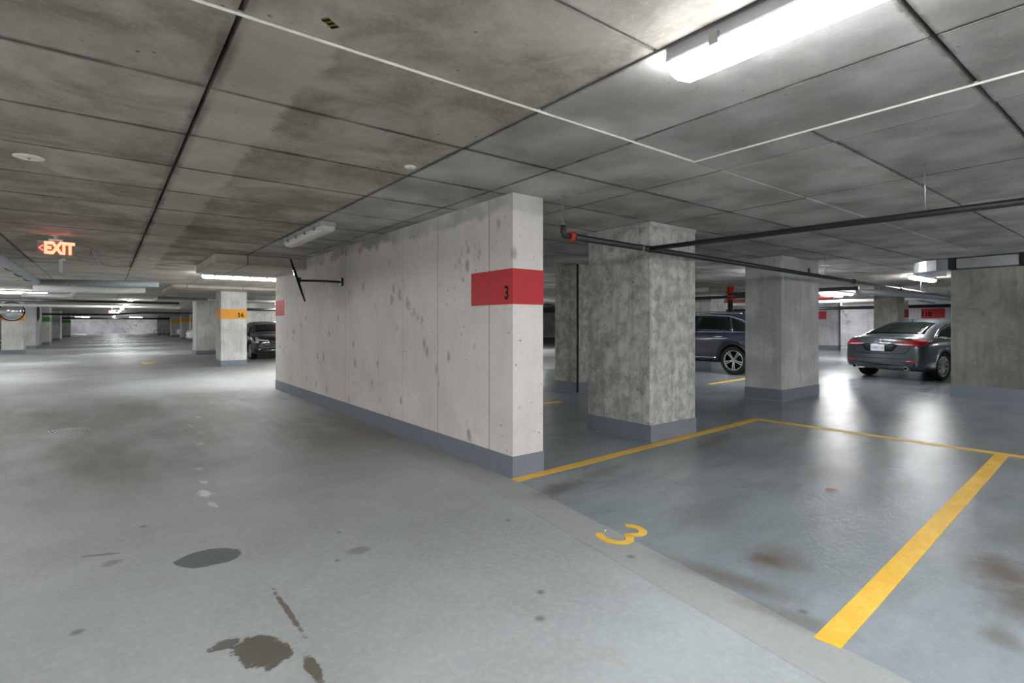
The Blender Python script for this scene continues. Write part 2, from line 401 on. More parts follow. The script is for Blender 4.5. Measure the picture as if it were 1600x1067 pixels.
for x0, x1, y0, y1 in ((-9.2, -4.016, -8.2, 13.2), (13.806, 34.7, -8.2, 13.2), (-9.2, 34.7, 13.206, 101.2), (-4.01, 13.8, -8.2, -1.606)):
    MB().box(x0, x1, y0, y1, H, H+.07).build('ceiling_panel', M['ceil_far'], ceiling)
for x0, x1, y0, y1 in ((.0, 3.33, 2.191, 2.1945), (3.339, 3.3425, -1.5, 2.9)):
    MB().box(x0, x1, y0, y1, H-.001, H+.02).build('lit_edge_strip', M['seam'], ceiling)  # white strips paint in the lamplight caught along the step edges

# ------------------------------------------------------------------ outer walls
def struct_wall(name, mat, *b):
    return tag(MB().box(*b).build(name, mat), kind='structure')
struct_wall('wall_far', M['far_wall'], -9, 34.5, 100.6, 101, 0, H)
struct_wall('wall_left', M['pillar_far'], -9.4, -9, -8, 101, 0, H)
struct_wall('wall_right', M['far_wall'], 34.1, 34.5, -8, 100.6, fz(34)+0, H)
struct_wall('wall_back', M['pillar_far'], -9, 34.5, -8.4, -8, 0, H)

# ------------------------------------------------------------------ the long stub wall with the red bands
WX0, WX1, WY0, WY1 = 2.83, 3.18, 3.66, 11.8
DZ = H-.165
m = MB(); pr = [(WY0, 0), (WY1, 0), (WY1, DZ), (9.66, DZ), (9.66, H), (WY0, H)]
n = len(pr)
m.add([(x, y, z) for x in (WX0, WX1) for y, z in pr], [tuple(range(n)), tuple(range(2*n-1, n-1, -1))]+[(i, n+i, n+(i+1) % n, (i+1) % n) for i in range(n)])
wall = tag(m.build('wall_center', M['wall']), 'pale concrete dividing wall with red number bands and grey painted base', None, None, 'structure')
E_ = .004
def ring(x0, x1, y0, y1, z0, z1, e=E_):
    mm = MB()
    mm.box(x0-e, x0, y0-e, y1+e, z0, z1); mm.box(x1, x1+e, y0-e, y1+e, z0, z1)
    mm.box(x0, x1, y0-e, y0, z0, z1); mm.box(x0, x1, y1, y1+e, z0, z1); return mm
ring(WX0, WX1, WY0, WY1, 0, .19, .006).build('painted_base', M['basepaint'], wall)
mm = MB().box(WX0-E_, WX0, WY0-E_, 4.32, 1.53, 1.845); mm.box(WX0, WX1+E_, WY0-E_, WY0, 1.53, 1.845); mm.box(WX1, WX1+E_, WY0, 4.0, 1.53, 1.845)
mm.build('red_band', M['red'], wall)
mm = MB().box(WX0-E_, WX0, 11.14, WY1+E_, 1.53, 1.845); mm.box(WX0, WX1, WY1, WY1+E_, 1.53, 1.845)
mm.build('red_band', M['red'], wall)
tag(text('stall_number', '3', .165, M['black'], frame((WX0-E_-.001, 3.745, 1.628), (0, -1, 0), (0, 0, 1)), wall, .0015, .004, .8), 'black stall number 3 on the red band')

MB().box(WX0-.003, WX0, 8.37, 8.43, 1.885, 1.935).build('sticker', M['plastic'], wall)
# drop panels in the ceiling over column lines
def drop(x0, x1, y0, y1, t):
    drop.n += 1
    return tag(MB().box(x0, x1, y0, y1, H-t, H-.002, .012).build('drop_panel_%d' % drop.n, M['ceil_far']), 'cast concrete drop panel below the ceiling slab', None, None, 'structure')
drop.n = 0
drop(1.40, 4.6, 9.66, 11.95, .165)
drop(1.5, 5.2, 17.9, 21.0, .085)
drop(1.7, 5.4, 26.2, 29.0, .10)
for yy in (38, 49, 62, 76): drop(1.9, 6.4, yy, yy+2.4, .12)
drop(14.8, 17.2, 9.2, 11.2, .14)
drop(19.5, 23.5, 9.5, 11.6, .16)

# ------------------------------------------------------------------ columns
def column(label, x0, x1, y0, y1, z1=H, mat='pillar_b', band=None, num=None, numface='y', base=True, b0=1.53, b1=1.845, faces='xy', grp=None):
    z0 = fz((x0+x1)/2)
    c = thing('concrete_column', label, 'column', ((x0+x1)/2, (y0+y1)/2, z0), 0, grp)
    hx, hy = (x1-x0)/2, (y1-y0)/2
    MB().box(-hx, hx, -hy, hy, -.02 if z0 else 0, z1-z0, .014).build('shaft', M[mat], c)
    if base: ring(-hx, hx, -hy, hy, 0, .19, .005).build('painted_base', M['basepaint'], c)
    if band:
        mm = ring(-hx, hx, -hy, hy, b0, b1)
        mm.build('number_band', M[band], c)
        if num: text('stall_number', num, .19, M['black'], frame((hx*.52, -hy-E_-.001, (b0+b1)/2-.04), (1, 0, 0), (0, 0, 1)), c, .0015, .006, .9, 1.15)
    return c
p1 = column('large mottled square concrete column beside the yellow stall line', 4.85, 5.72, 3.74, 4.72, mat='pillar')
MB().box(-.445, .445, -.5, .5, 2.435, 2.488, .01).build('capital_lip', M['pillar_b'], p1)
p2 = column('wide smooth concrete column between the blue and the grey car', 8.93, 10.33, 4.21, 4.86)
p0 = column('dark streaked concrete column behind the mottled column, with black corner joint', 7.12, 8.5, 7.19, 7.84, mat='pillar')
MB().box(-.705, -.675, -.34, -.31, .0, H-fz(7.8)-.01).build('corner_joint', M['darkrubber'], p0)
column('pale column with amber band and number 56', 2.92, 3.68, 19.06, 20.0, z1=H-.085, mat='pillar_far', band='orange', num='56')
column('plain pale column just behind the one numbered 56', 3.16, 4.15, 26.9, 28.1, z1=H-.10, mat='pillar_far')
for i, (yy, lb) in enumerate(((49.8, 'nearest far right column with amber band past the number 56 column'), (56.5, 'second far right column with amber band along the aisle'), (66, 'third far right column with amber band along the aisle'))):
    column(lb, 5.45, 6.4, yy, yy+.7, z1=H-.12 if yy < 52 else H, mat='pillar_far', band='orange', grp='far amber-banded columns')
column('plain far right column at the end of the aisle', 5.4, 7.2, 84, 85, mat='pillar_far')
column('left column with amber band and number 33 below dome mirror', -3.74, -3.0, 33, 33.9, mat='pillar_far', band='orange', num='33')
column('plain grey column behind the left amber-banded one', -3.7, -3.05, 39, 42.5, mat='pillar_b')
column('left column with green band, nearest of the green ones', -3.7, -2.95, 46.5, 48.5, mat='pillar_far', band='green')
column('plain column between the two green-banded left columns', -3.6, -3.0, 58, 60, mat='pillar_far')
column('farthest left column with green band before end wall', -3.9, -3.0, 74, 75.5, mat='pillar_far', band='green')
column('dark column standing behind the grey sedan', 18.6, 19.25, 5.42, 6.02, mat='brown_wall', band=None)  # darker concrete stands in for the shade on its near face
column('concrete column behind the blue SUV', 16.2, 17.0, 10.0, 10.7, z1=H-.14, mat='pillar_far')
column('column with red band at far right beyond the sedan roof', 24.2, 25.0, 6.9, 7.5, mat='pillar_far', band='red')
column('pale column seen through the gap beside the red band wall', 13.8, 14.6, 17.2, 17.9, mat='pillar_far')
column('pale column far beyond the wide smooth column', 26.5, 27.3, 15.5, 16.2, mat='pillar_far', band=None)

# right hand low wall under the duct
tag(ring(11.7, 11.95, -7.9, 2.62, fz(11.7), fz(11.7)+.21, .006).build('baseboard_right', M['basepaint']), kind='structure')
tag(MB().box(11.7, 11.95, -7.9, 2.62, fz(11.7)-.02, 2.30, .012).build('wall_side', M['brown_wall']), kind='structure')
# inner wall pieces at the right end with red number bands
def bay_wall(name, x0, x1, y0, y1, band, num):
    o = tag(MB().box(x0, x1, y0, y1, fz(x0)-.02, H).build(name, M['far_wall']), kind='structure')
    ring(x0, x1, y0, y1, fz(x0), fz(x0)+.2).build('painted_base', M['basepaint'], o)
    MB().box(x0-.006, x0, band[0], band[1], 1.62, 2.02).build('red_band', M['red'], o)
    text('stall_number', num, .26, M['black'], frame((x0-.008, (band[0]+band[1])/2+.22, 1.78), (0, -1, 0), (0, 0, 1)), o, .002, .01, .9)
    return o
struct_wall('wall_behind_car', M['pillar_far'], 4.7, 13, 31.5, 31.8, 0, H)
bay_wall('wall_bay', 27.5, 27.8, 2.2, 8.2, (6.35, 7.15), '110')
bay_wall('wall_rear_bay', 29.2, 29.5, 11.0, 20.5, (11.55, 12.35), '9')

# ------------------------------------------------------------------ yellow floor markings
def strip(label, a, b, wd, name='floor_line'):
    a = Vector(a); b = Vector(b); d = (b-a); L = d.length; d.normalize(); nn = Vector((-d.y, d.x))*(wd/2)
    N = max(2, int(L/.5)); P = []; F = []
    for i in range(N+1):
        c = a+d*(L*i/N)
        for z in (.0005, .0035):
            for s in (-1, 1): q = c+nn*s; P.append((q.x, q.y, fz(q.x)+z))
    for i in range(N):
        k = i*4
        F += [(k+2, k+3, k+7, k+6), (k, k+4, k+5, k+1), (k, k+2, k+6, k+4), (k+1, k+5, k+7, k+3)]
    F += [(0, 1, 3, 2), (N*4, N*4+2, N*4+3, N*4+1)]
    return tag(MB().add(P, F).build(name, M['yellow']), label, 'floor line')
strip('yellow stall line running from the red-banded wall past the mottled column', (2.80, 3.60), (7.12, 3.70), .105)
strip('yellow line across the back of stall 3', (7.12, 3.75), (7.18, -1.2), .11)
strip('broad yellow stall line at the lower right', (2.42, .955), (7.12, 1.19), .105)
strip('yellow line end showing behind the red-banded wall', (5.3, 6.75), (6.15, 6.62), .11)
strip('thin yellow line in front of the blue SUV wheel', (10.2, 6.35), (14.5, 6.45), .11)
# painted 3 on the floor
pts = []
def arc(cx, cy, rx, ry, a0, a1, n=14):
    return [(cx+rx*math.cos(math.radians(a0+(a1-a0)*i/n)), cy+ry*math.sin(math.radians(a0+(a1-a0)*i/n))) for i in range(n+1)]
path = arc(-.005, .085, .085, .068, 150, -62, 14)[:-1]+arc(.0, -.078, .105, .082, 70, -155, 18)
path = [Vector(p) for p in path]
Wd = .026; Lft = []; Rgt = []
for i, p in enumerate(path):
    t_ = (path[min(i+1, len(path)-1)]-path[max(i-1, 0)]).normalized(); nn = Vector((-t_.y, t_.x))*Wd
    Lft.append(p+nn); Rgt.append(p-nn)
P = []; F = []
for z in (.0005, .003):
    for a_, b_ in zip(Lft, Rgt):
        for q in (a_, b_): P.append((2.645+q.y, 2.26-q.x, z))
k = len(path)*2
for i in range(len(path)-1):
    F += [(i*2, i*2+1, i*2+3, i*2+2), (k+i*2, k+i*2+2, k+i*2+3, k+i*2+1), (i*2, i*2+2, k+i*2+2, k+i*2), (i*2+1, k+i*2+1, k+i*2+3, i*2+3)]
tag(MB().add(P, F).build('painted_numeral', M['yellow']), 'yellow number 3 painted on the floor at the stall mouth', 'floor number')
pp = []
for i in range(18):
    a = 2*PI*i/18; r = random.uniform(.5, 1.0) if i % 3 else 1.1
    pp.append((1.2+.30*r*math.cos(a), 22.45+.75*r*math.sin(a)))
tag(MB().prism(pp, .0005, .003).build('painted_arrow', M['yellow']), 'worn yellow paint mark far along the driving aisle', 'floor mark')

# drain, leaf, butt
d = thing('floor_drain', 'narrow slotted metal drain grate set in the aisle floor', 'drain', (-.37, 8.78, 0), .25)
MB().box(-.18, .18, -.11, .11, .0005, .004).build('recess', M['darkrubber'], d)
mm = MB(); mm.box(-.19, .19, -.12, -.105, .0005, .008); mm.box(-.19, .19, .105, .12, .0005, .008); mm.box(-.19, -.175, -.105, .105, .0005, .008); mm.box(.175, .19, -.105, .105, .0005, .008)
mm.build('rim', M['steel'], d)
bar = MB().box(-.006, .006, -.105, .105, .003, .009).mesh('grate_bar', M['whitepipe'])
for i in range(11): mesh_obj('grate_bar', bar, d, (-.15+.03*i, 0, 0))
lf = MB().add([(-.05, 0, .004), (-.02, .018, .012), (.02, .02, .010), (.06, 0, .003), (.02, -.018, .011), (-.02, -.02, .010), (0, 0, .004)], [(0, 6, 1), (1, 6, 2), (2, 6, 3), (3, 6, 4), (4, 6, 5), (5, 6, 0)])
o = lf.build('dry_leaf', M['leaf']); o.location = (4.62, 1.79, fz(4.6)); o.rotation_euler = (0, 0, -.9); tag(o, 'small dry orange leaf on the stall floor', 'leaf')
b = thing('cigarette_butt', 'tiny white and black butt beside the painted 3', 'litter', (2.59, 2.36, .005), .7)
MB().tube([(-.012, 0, 0), (.012, 0, 0)], .005, 8).build('paper', M['plastic'], b); MB().tube([(.012, 0, 0), (.024, 0, .001)], .0052, 8).build('tip', M['black'], b)

# ------------------------------------------------------------------ fluorescent fixtures
def lamp_proto(mat):
    L = .775
    body = MB(); pr = [(-.085, 0), (-.092, -.05), (-.088, -.056), (.088, -.056), (.092, -.05), (.085, 0)]
    n = len(pr); body.add([(x, y, z) for y in (-L, L) for x, z in pr], [tuple(range(n)), tuple(range(2*n-1, n-1, -1))]+[(i, n+i, n+(i+1) % n, (i+1) % n) for i in range(n)])
    df = MB(); pr = [(-.084, -.05), (-.08, -.085), (-.055, -.108), (0, -.117), (.055, -.108), (.08, -.085), (.084, -.05)]
    n = len(pr); secs = [(-L-.004, .82), (-L+.02, 1), (L-.02, 1), (L+.004, .82)]
    P = []
    for y, s in secs:
        for x, z in pr: P.append((x*s, y, -.05+(z+.05)*s))
    F = [tuple(range(n)), tuple(range(len(P)-1, len(P)-n-1, -1))]
    for r in range(3):
        for i in range(n): F.append((r*n+i, r*n+n+i, r*n+n+(i+1) % n, r*n+(i+1) % n))
    df.add(P, F)
    clip = MB().box(-.098, -.082, -.02, .02, -.075, -.03).mesh('clip', M['clip'])
    clip2 = MB().box(.082, .098, -.02, .02, -.075, -.03).mesh('clip', M['clip'])
    return body.mesh('housing', M['housing']), df.mesh('diffuser', mat), clip, clip2
PRO = {k: lamp_proto(M[k]) for k in ('diff_on', 'diff_off', 'diff_cool')}
def lamp(label, x, y, z, rz=0, k='diff_on', clips=True, grp='tube light fixtures'):
    t = thing('tube_light', label, 'light fixture', (x, y, z), rz, grp)
    a, b_, c1, c2 = PRO[k]
    mesh_obj('housing', a, t); mesh_obj('diffuser', b_, t)
    if clips:
        for yy in (-.55, -.18, .18, .55): mesh_obj('clip', c1, t, (0, yy, 0)); mesh_obj('clip', c2, t, (0, yy, 0))
    return t
lamp('large bright tube light overhead at the top right', 1.975, .60, H+.009, 0, 'diff_cool')
lamp('unlit tube light near the long red-banded wall', 1.99, 6.75, H, 0, 'diff_off')
lamp('lit tube light beyond the drop panel near column 56', 2.5, 13.6, H, PI/2)
lamp('lit tube light at far left below the grey pipe', -2.4, 24.5, H, PI/2)
for i, yy in enumerate((30.5, 37, 45, 53, 61, 69, 78, 87, 95)):
    lamp('lit tube light along the far aisle, %s from the camera' % ('nearest,second nearest,third nearest,fourth nearest,middle,fourth farthest,third farthest,second farthest,farthest'.split(',')[i]), .9, yy, H, 0, clips=False)
for yy, lb in ((.5, 'left of the camera, first'), (4.6, 'left of the camera, second'), (8.6, 'left of the camera, third'), (18.0, 'left of the camera, fourth')):
    lamp('lit tube light in the row '+lb, -3.3, yy, H, PI/2, clips=False)
for x, y, rz, lb in ((20.5, 7.6, PI/2, 'beyond and left of the grey sedan'), (15.5, 4.0, PI/2, 'over the grey sedan beside the duct'), (21.5, 8.3, PI/2, 'over the far right bay behind the sedan'),
                     (25.0, 11.5, PI/2, 'near the far wall with red band'), (9.0, 13.0, PI/2, 'behind the streaked column'), (20.5, 16.5, PI/2, 'deep behind the blue SUV'), (6.5, 24.0, 0, 'over the black car'),
                     (8.5, 40.0, 0, 'in the far parking bay beyond the black car'), (-6.0, 36.0, 0, 'in the far left parking bay'), (21, -2, PI/2, 'behind the low side wall'), (7.5, -3.0, 0, 'behind the right of the camera'), (1.9, -5.0, 0, 'behind the camera'), (-1.6, -2.6, 0, 'close behind the left of the camera'), (4.9, -5.0, 0, 'added as unseen fill behind the camera toward the stalls'), (10.2, -3.0, 0, 'added as unseen fill before the low side wall'), (-6.5, -4, 0, 'added as unseen fill far behind the left of the camera'), (4.4, -2.0, 0, 'added as unseen fill just behind the right picture edge'), (6.6, -6.2, 0, 'added as unseen fill by the rear wall behind the stalls'), (-3.6, -5.5, 0, 'added as unseen fill by the rear wall behind the aisle'), (-5.4, 29, 0, 'added as unseen fill beside the left amber-banded column'), (-2.6, 97, PI/2, 'added as fill, left of two before the far end wall'), (3.6, 97, PI/2, 'added as fill, right of two before the far end wall'), (28.5, 0, 0, 'beyond the side wall at the far right'), (31.5, 12.5, 0, 'added as fill before the far right end wall'), (4.3, 14.6, 0, 'added as fill, hidden behind the end of the long wall'), (11.8, 5.62, PI/2, 'added as fill, hidden behind the wide smooth column'), (16.0, 19.5, 0, 'added as fill deep in the bays behind the streaked column'), (7.2, 29.0, 0, 'added as fill before the wall behind the black car'), (5.5, 16.5, 0, 'between the long wall and the streaked column')):
    lamp('lit tube light '+lb, x, y, H if not (x < 13.8 and x > 3.68 and -1.6 < y < 13.2) else H+.003, rz, clips=False)  # many of these lamps are added only to brighten dim walls, columns and floor

# ------------------------------------------------------------------ exit sign
def EXS():
    e = thing('exit_sign', 'red lit EXIT sign hanging from the aisle ceiling', 'exit sign', (-.51, 9.05, 2.235), math.radians(-2))
    MB().box(-.185, .185, -.03, .03, 0, .195, .006).build('casing', M['exit_body'], e)
    text('letters', 'EXIT', .205, M['exit_red'], frame((.035, -.033, .098), (1, 0, 0), (0, 0, 1)), e, .002, .010, .72, 1.0)
    mm = MB(); mm.tube([(-.125, -.033, .135), (-.165, -.033, .1), (-.125, -.033, .065)], .008, 6); mm.build('arrow', M['arrow_red'], e)
    MB().box(-.07, .07, -.03, .03, .195, .22).build('mount', M['plastic'], e)
    MB().lathe([(.02, .22), (.02, .262), (.05, .266), (.05, H-2.235)], 12).build('stem', M['whitepipe'], e)
    MB().tube([(.19, 0, .03), (.26, .4, .03), (.30, .9, .12), (.30, 1.2, H-2.235-.02), (.30, 4.0, H-2.235-.02)], .009, 6).build('conduit', M['greypipe'], e)
EXS()
e2 = thing('exit_sign', 'tiny distant red exit sign over the far aisle', 'exit sign', (.35, 46, 2.13), 0)
MB().box(-.2, .2, -.03, .03, 0, .2, .006).build('casing', M['exit_body'], e2)
text('letters', 'EXIT', .2, M['exit_red'], frame((0, -.033, .1), (1, 0, 0), (0, 0, 1)), e2, .002, .01, .8)
MB().box(-.02, .02, -.02, .02, .2, H-2.13).build('mount', M['plastic'], e2)

# ceiling discs, tape, junction box
def disc(label, x, y, r, z=H):
    t = thing('ceiling_cover', label, 'ceiling cover', (x, y, z), 0)
    MB().lathe([(0, -.012), (r*.8, -.012), (r, -.006), (r, 0)], 24).build('plate', M['plastic'], t)
    MB().lathe([(0, -.016), (r*.12, -.015), (r*.12, -.012)], 10).build('screw', M['clip'], t)
disc('round white ceiling cover plate left of the long joint', -.42, 4.93, .085)
disc('small round grey cover plate above the long wall', 1.77, 3.52, .042)
disc('small white ceiling sensor before the drop panel', .66, 11.2, .05)
disc('tiny white ceiling disc above the sedan side', 11.2, 4.45, .09, H+.003)
tp = thing('hazard_tape', 'scrap of yellow and black hazard tape on the ceiling', 'tape', (.69, 2.05, H+.009), math.radians(35))
MB().box(-.036, .036, -.017, .017, -.002, 0).build('strip', plain('tape_yellow', lin(136, 118, 36), .7, var=.4, sc=60), tp)
for i in range(3): MB().box(-.03+.025*i, -.018+.025*i, -.017, .017-.006*(i % 2), -.0035, -.002).build('stripe', M['black'], tp)

# ------------------------------------------------------------------ convex traffic mirror on the wall
mt = thing('traffic_mirror', 'round convex traffic mirror on a black arm fixed to the long wall', 'mirror', (WX0, 7.86, 1.99))
MB().box(-.035, 0, -.05, .05, -.06, .06, .006).build('bracket', M['blackpipe'], mt)
MB().tube([(-.03, 0, 0), (-.30, -.02, 0), (-.60, -.03, -.01)], .016, 8).build('arm', M['blackpipe'], mt)
V = Vector((2.83-.62, 7.83, 1.98-CAM_H)).normalized()
right = V.cross(Vector((0, 0, 1))).normalized(); up = right.cross(V)
U = (up*69-right*22).normalized(); Nn = (-right*69-up*22).normalized()
Nn = (Nn+V*.02).normalized(); A = U; B_ = Nn.cross(A)
Mm = Matrix((A, B_, Nn)).transposed().to_4x4(); Mm.translation = Vector((-.66, -.03, -.01))
MB().lathe([(0, .022), (.12, .019), (.22, .012), (.30, .002)], 32, Mm).build('mirror_face', M['mirror'], mt)
MB().lathe([(.30, .004), (.318, .004), (.318, -.012), (.1, -.02), (0, -.02)], 32, Mm).build('back_shell', M['black'], mt)
MB().lathe([(.035, -.05), (.035, -.018), (0, -.018)], 12, Mm).build('ball_joint', M['blackpipe'], mt)
dm = thing('dome_mirror', 'silver dome mirror on the left amber-banded column', 'mirror', (-3.38, 32.98, 1.95))
hp = [(.42*math.cos(a), .30*math.sin(a)) for a in [i*PI/2/8 for i in range(9)]]
MB().lathe(hp, 24, Matrix.Rotation(PI/2, 4, 'X')).build('dome', M['chrome'], dm)
MB().lathe([(.42, 0), (.45, 0), (.45, .02), (.42, .02)], 24, Matrix.Rotation(PI/2, 4, 'X')).build('rim', M['black'], dm)
dm2 = thing('round_mirror', 'dark backed round mirror between the left columns', 'mirror', (-3.04, 40.0, 2.0))
R2 = Matrix.Rotation(PI/2, 4, 'Y')
MB().lathe([(0, .10), (.3, .07), (.42, .03), (.45, .0)], 24, R2).build('shell', M['black'], dm2)
MB().lathe([(.45, 0), (.47, .0), (.47, .02)], 24, R2).build('rim', M['blackpipe'], dm2)

# ------------------------------------------------------------------ pipes
sp = thing('sprinkler_pipe', 'black sprinkler pipe with red end valve crossing before the mottled column', 'pipe', (3.28, 3.47, 2.15))
def spp(x, y, z): return (x-3.28, y-3.47, z-2.15)
y_at = lambda x: 3.47+(x-3.28)*.055
PZ = 2.15
MB().tube([spp(3.34, 3.47, PZ), spp(13.5, y_at(13.5), PZ), spp(24, y_at(24), PZ)], .030, 12).build('main_pipe', M['blackpipe'], sp)
MB().tube([spp(4.55, y_at(4.55), PZ), spp(4.86, -1.5, PZ)], .025, 12).build('branch_pipe', M['blackpipe'], sp)
MB().tube([spp(3.34, 3.47, PZ), spp(3.30, 3.47, PZ), spp(3.262, 3.468, PZ+.008), spp(3.25, 3.466, PZ+.03), spp(3.25, 3.466, PZ+.09)], .026, 10).build('elbow', M['blackpipe'], sp)
MB().lathe([(.02, .09), (.02, .105), (.012, .11), (.012, H-PZ)], 10, Matrix.Translation((-.03, -.004, 0))).build('drop_rod', M['steel'], sp)
vv = MB().lathe([(.035, 0), (.046, .004), (.046, .045), (.035, .05)], 16, Matrix.Translation(spp(3.335, 3.472, PZ)) @ Matrix.Rotation(PI/2, 4, 'Y')).build('red_coupling', M['redpaint'], sp)
for x in (4.42, 4.56): MB().lathe([(.032, 0), (.038, .003), (.038, .028), (.032, .03)], 12, Matrix.Translation(spp(x, y_at(x), PZ)) @ Matrix.Rotation(PI/2, 4, 'Y')).build('coupling', M['clip'] if x < 4.5 else M['blackpipe'], sp)
for x in (11.0, 14.1): MB().lathe([(.032, 0), (.045, .003), (.045, .08), (.032, .083)], 12, Matrix.Translation(spp(x, y_at(x), PZ)) @ Matrix.Rotation(PI/2, 4, 'Y')).build('coupling', M['blackpipe'], sp)
for x in (4.36, 9.6, 12.5, 16, 19): MB().tube([spp(x, y_at(x), PZ+.02), spp(x, y_at(x), H+.01)], .005, 6).build('hanger_rod', M['steel'], sp)
for x in (8.9,): MB().lathe([(.012, .03), (.012, .06), (.025, .065), (.01, .09), (.022, .1)], 10, Matrix.Translation(spp(x, y_at(x), PZ))).build('sprinkler_head', M['blackpipe'], sp)
MB().tube([spp(4.7, 1.2, PZ+.02), spp(4.7, 1.2, H+.01)], .005, 6).build('hanger_rod', M['steel'], sp)

def pipe(label, pts, r, mat, couple=(), rods=(), name='ceiling_pipe', grp=None):
    p0_ = Vector(pts[0]); t = thing(name, label, 'pipe', p0_, 0, grp)
    MB().tube([Vector(p)-p0_ for p in pts], r, 12).build('pipe_run', M[mat], t)
    for c in couple:
        a = Vector(c[:3]); d_ = Vector(c[3:6]).normalized()
        MB().tube([a-p0_-d_*.03, a-p0_+d_*.03], r*1.12, 12).build('coupling', M['darkrubber'], t)
    for q in rods:
        a = Vector(q); MB().tube([a-p0_, Vector((a.x, a.y, H))-p0_], .006, 6).build('hanger_rod', M['steel'], t)
    return t
pipe('thick grey drain pipe along the upper left of the aisle', [(-1.25, 2.0, 2.36), (-1.25, 9, 2.33), (-1.22, 15.6, 2.30)], .075, 'greypipe', [(-1.25, 10.2, 2.325, 0, 1, 0), (-1.25, 12.0, 2.32, 0, 1, 0), (-1.25, 13.2, 2.31, 0, 1, 0), (-1.24, 14.4, 2.305, 0, 1, 0)], [(-1.25, 9.0, 2.39), (-1.24, 13.6, 2.37)])
pipe('grey pipe crossing the aisle behind the exit sign', [(-1.22, 15.85, 2.31), (1.05, 15.7, 2.34)], .07, 'greypipe', [], [(-.4, 15.8, 2.38), (.6, 15.75, 2.4)])
pipe('white pipe crossing the aisle beyond the grey one', [(-1.5, 18.6, 2.30), (.2, 18.5, 2.30), (.9, 18.6, 2.34)], .085, 'whitepipe')
pipe('short white pipe with elbow over the left aisle', [(-1.9, 20.5, 2.2), (-1.0, 20.4, 2.2), (-.8, 20.4, 2.22), (-.75, 20.4, 2.3), (-.75, 20.4, H)], .06, 'whitepipe')
pipe('dark pipe running crosswise under the far ceiling', [(-8, 25.5, 2.22), (2.4, 25.5, 2.22)], .05, 'blackpipe')
pipe('long white pipe crosswise at the far ceiling', [(-8, 31.5, 2.2), (3.0, 31.5, 2.2)], .06, 'whitepipe', [], [(-.5, 31.5, 2.25)])
pipe('far black sprinkler main crosswise over the aisle', [(-8, 44, 2.0), (.2, 44, 2.0), (2.0, 42, 2.12), (6, 42, 2.12)], .06, 'blackpipe')
pipe('farthest white pipe over the aisle', [(-6, 55, 2.16), (6, 55, 2.16)], .08, 'whitepipe')
pipe('black pipe just before the far end wall', [(-8, 70, 2.0), (8, 70, 2.0)], .1, 'blackpipe')
pipe('slim pink conduit stub beside the exit sign', [(-.62, 12.0, 2.25), (-.62, 12.0, H-.05), (-.55, 12.0, H-.02)], .03, 'whitepipe')
pipe('black pipe behind the black car', [(3.4, 29.5, 2.12), (9, 29.5, 2.12)], .07, 'blackpipe')
pipe('white pipe over the black car', [(3.3, 24.6, 2.36), (9, 24.6, 2.36)], .05, 'whitepipe')
pipe('grey pipe above the grey sedan leading to the side wall', [(17.2, 5.95, 2.30), (20.0, 5.0, 2.22), (26, 4.2, 2.12)], .09, 'greypipe', [], [(18.0, 5.68, 2.35), (20.0, 5.0, 2.3)])
pipe('black pipe low across the far right bays', [(26.6, 1.0, 2.1), (26.6, 20, 2.1)], .07, 'blackpipe')
pipe('pale pipe across the far right bays', [(22.4, 5.2, 2.25), (22.4, 13, 2.25)], .06, 'whitepipe', [], [(22.4, 6.5, 2.3), (22.4, 9, 2.3)])
pipe('rusty brown pipe below the far right ceiling', [(19.8, 7.6, 2.28), (19.8, 12, 2.28)], .05, 'redpaint', [], [(19.8, 8.5, 2.3)])
pipe('black pipe behind the red valve', [(14.2, 8.2, 2.22), (14.2, 4.9, 2.22)], .045, 'blackpipe')
pipe('black pipe behind the mottled column', [(15.2, 13.5, 2.2), (15.2, 7.8, 2.2)], .05, 'blackpipe')
pipe('dark pipe glimpsed through the gap beside the red band', [(7.0, 14.6, 2.05), (13, 14.6, 2.05)], .06, 'blackpipe')
pipe('white duct pipe glimpsed through the gap beside the red band', [(7.6, 15.6, 1.98), (13, 15.6, 1.98)], .14, 'whitepipe')
# standpipe with red valve behind the SUV
sv = thing('valve_standpipe', 'black standpipe with red valve rising behind the blue SUV', 'valve', (15.0, 8.62, fz(15)))
MB().tube([(0, 0, 0), (0, 0, 2.0)], .075, 12).build('standpipe', M['blackpipe'], sv)
MB().lathe([(.08, 2.0), (.14, 2.0), (.14, 2.03), (.09, 2.04), (.09, 2.18), (.14, 2.19), (.14, 2.22), (.1, 2.24), (.1, 2.4)], 14).build('valve_body', M['redpaint'], sv)
MB().tube([(-.25, -.05, 2.12), (.0, 0, 2.12)], .035, 8).build('valve_arm', M['redpaint'], sv)

# galvanised duct over the side wall
dt = thing('steel_duct', 'galvanised steel duct lying along the top of the side wall', 'duct', (11.8, 1.0, 2.312))
for y0, y1 in ((.75, 1.55), (-.15, .65), (-1.1, -.25)):
    MB().box(-.085, .12, y0-.0, y1-.0, .005, .185, .006).build('duct_section', M['steel'], dt)
for y in (.70, -.20, -1.15): MB().box(-.095, .13, y-.05, y+.05, .003, .2).build('flange', M['darkrubber'], dt)
MB().box(-.1, .12, 1.56, 1.66, .0, .2).build('flange', M['darkrubber'], dt)
mm = MB(); secs = []
for i in range(6):
    a = i/5*PI/2; cx, cy = .55, 1.66
    secs.append((a,))
P = []; F = []
for i in range(7):
    a = i/6*PI/2
    for rr, z in ((.36, .0), (.66, .0), (.66, .19), (.36, .19)):
        P.append((.56-rr*math.cos(a), 1.66+rr*math.sin(a), z))
for i in range(6):
    for k in range(4): F.append((i*4+k, i*4+(k+1) % 4, i*4+4+(k+1) % 4, i*4+4+k))
F += [(3, 2, 1, 0), (24, 25, 26, 27)]
MB().add(P, F).build('elbow', M['steel'], dt)
MB().box(.56, 1.4, 2.02, 2.32, .0, .19, .006).build('duct_section', M['steel'], dt)

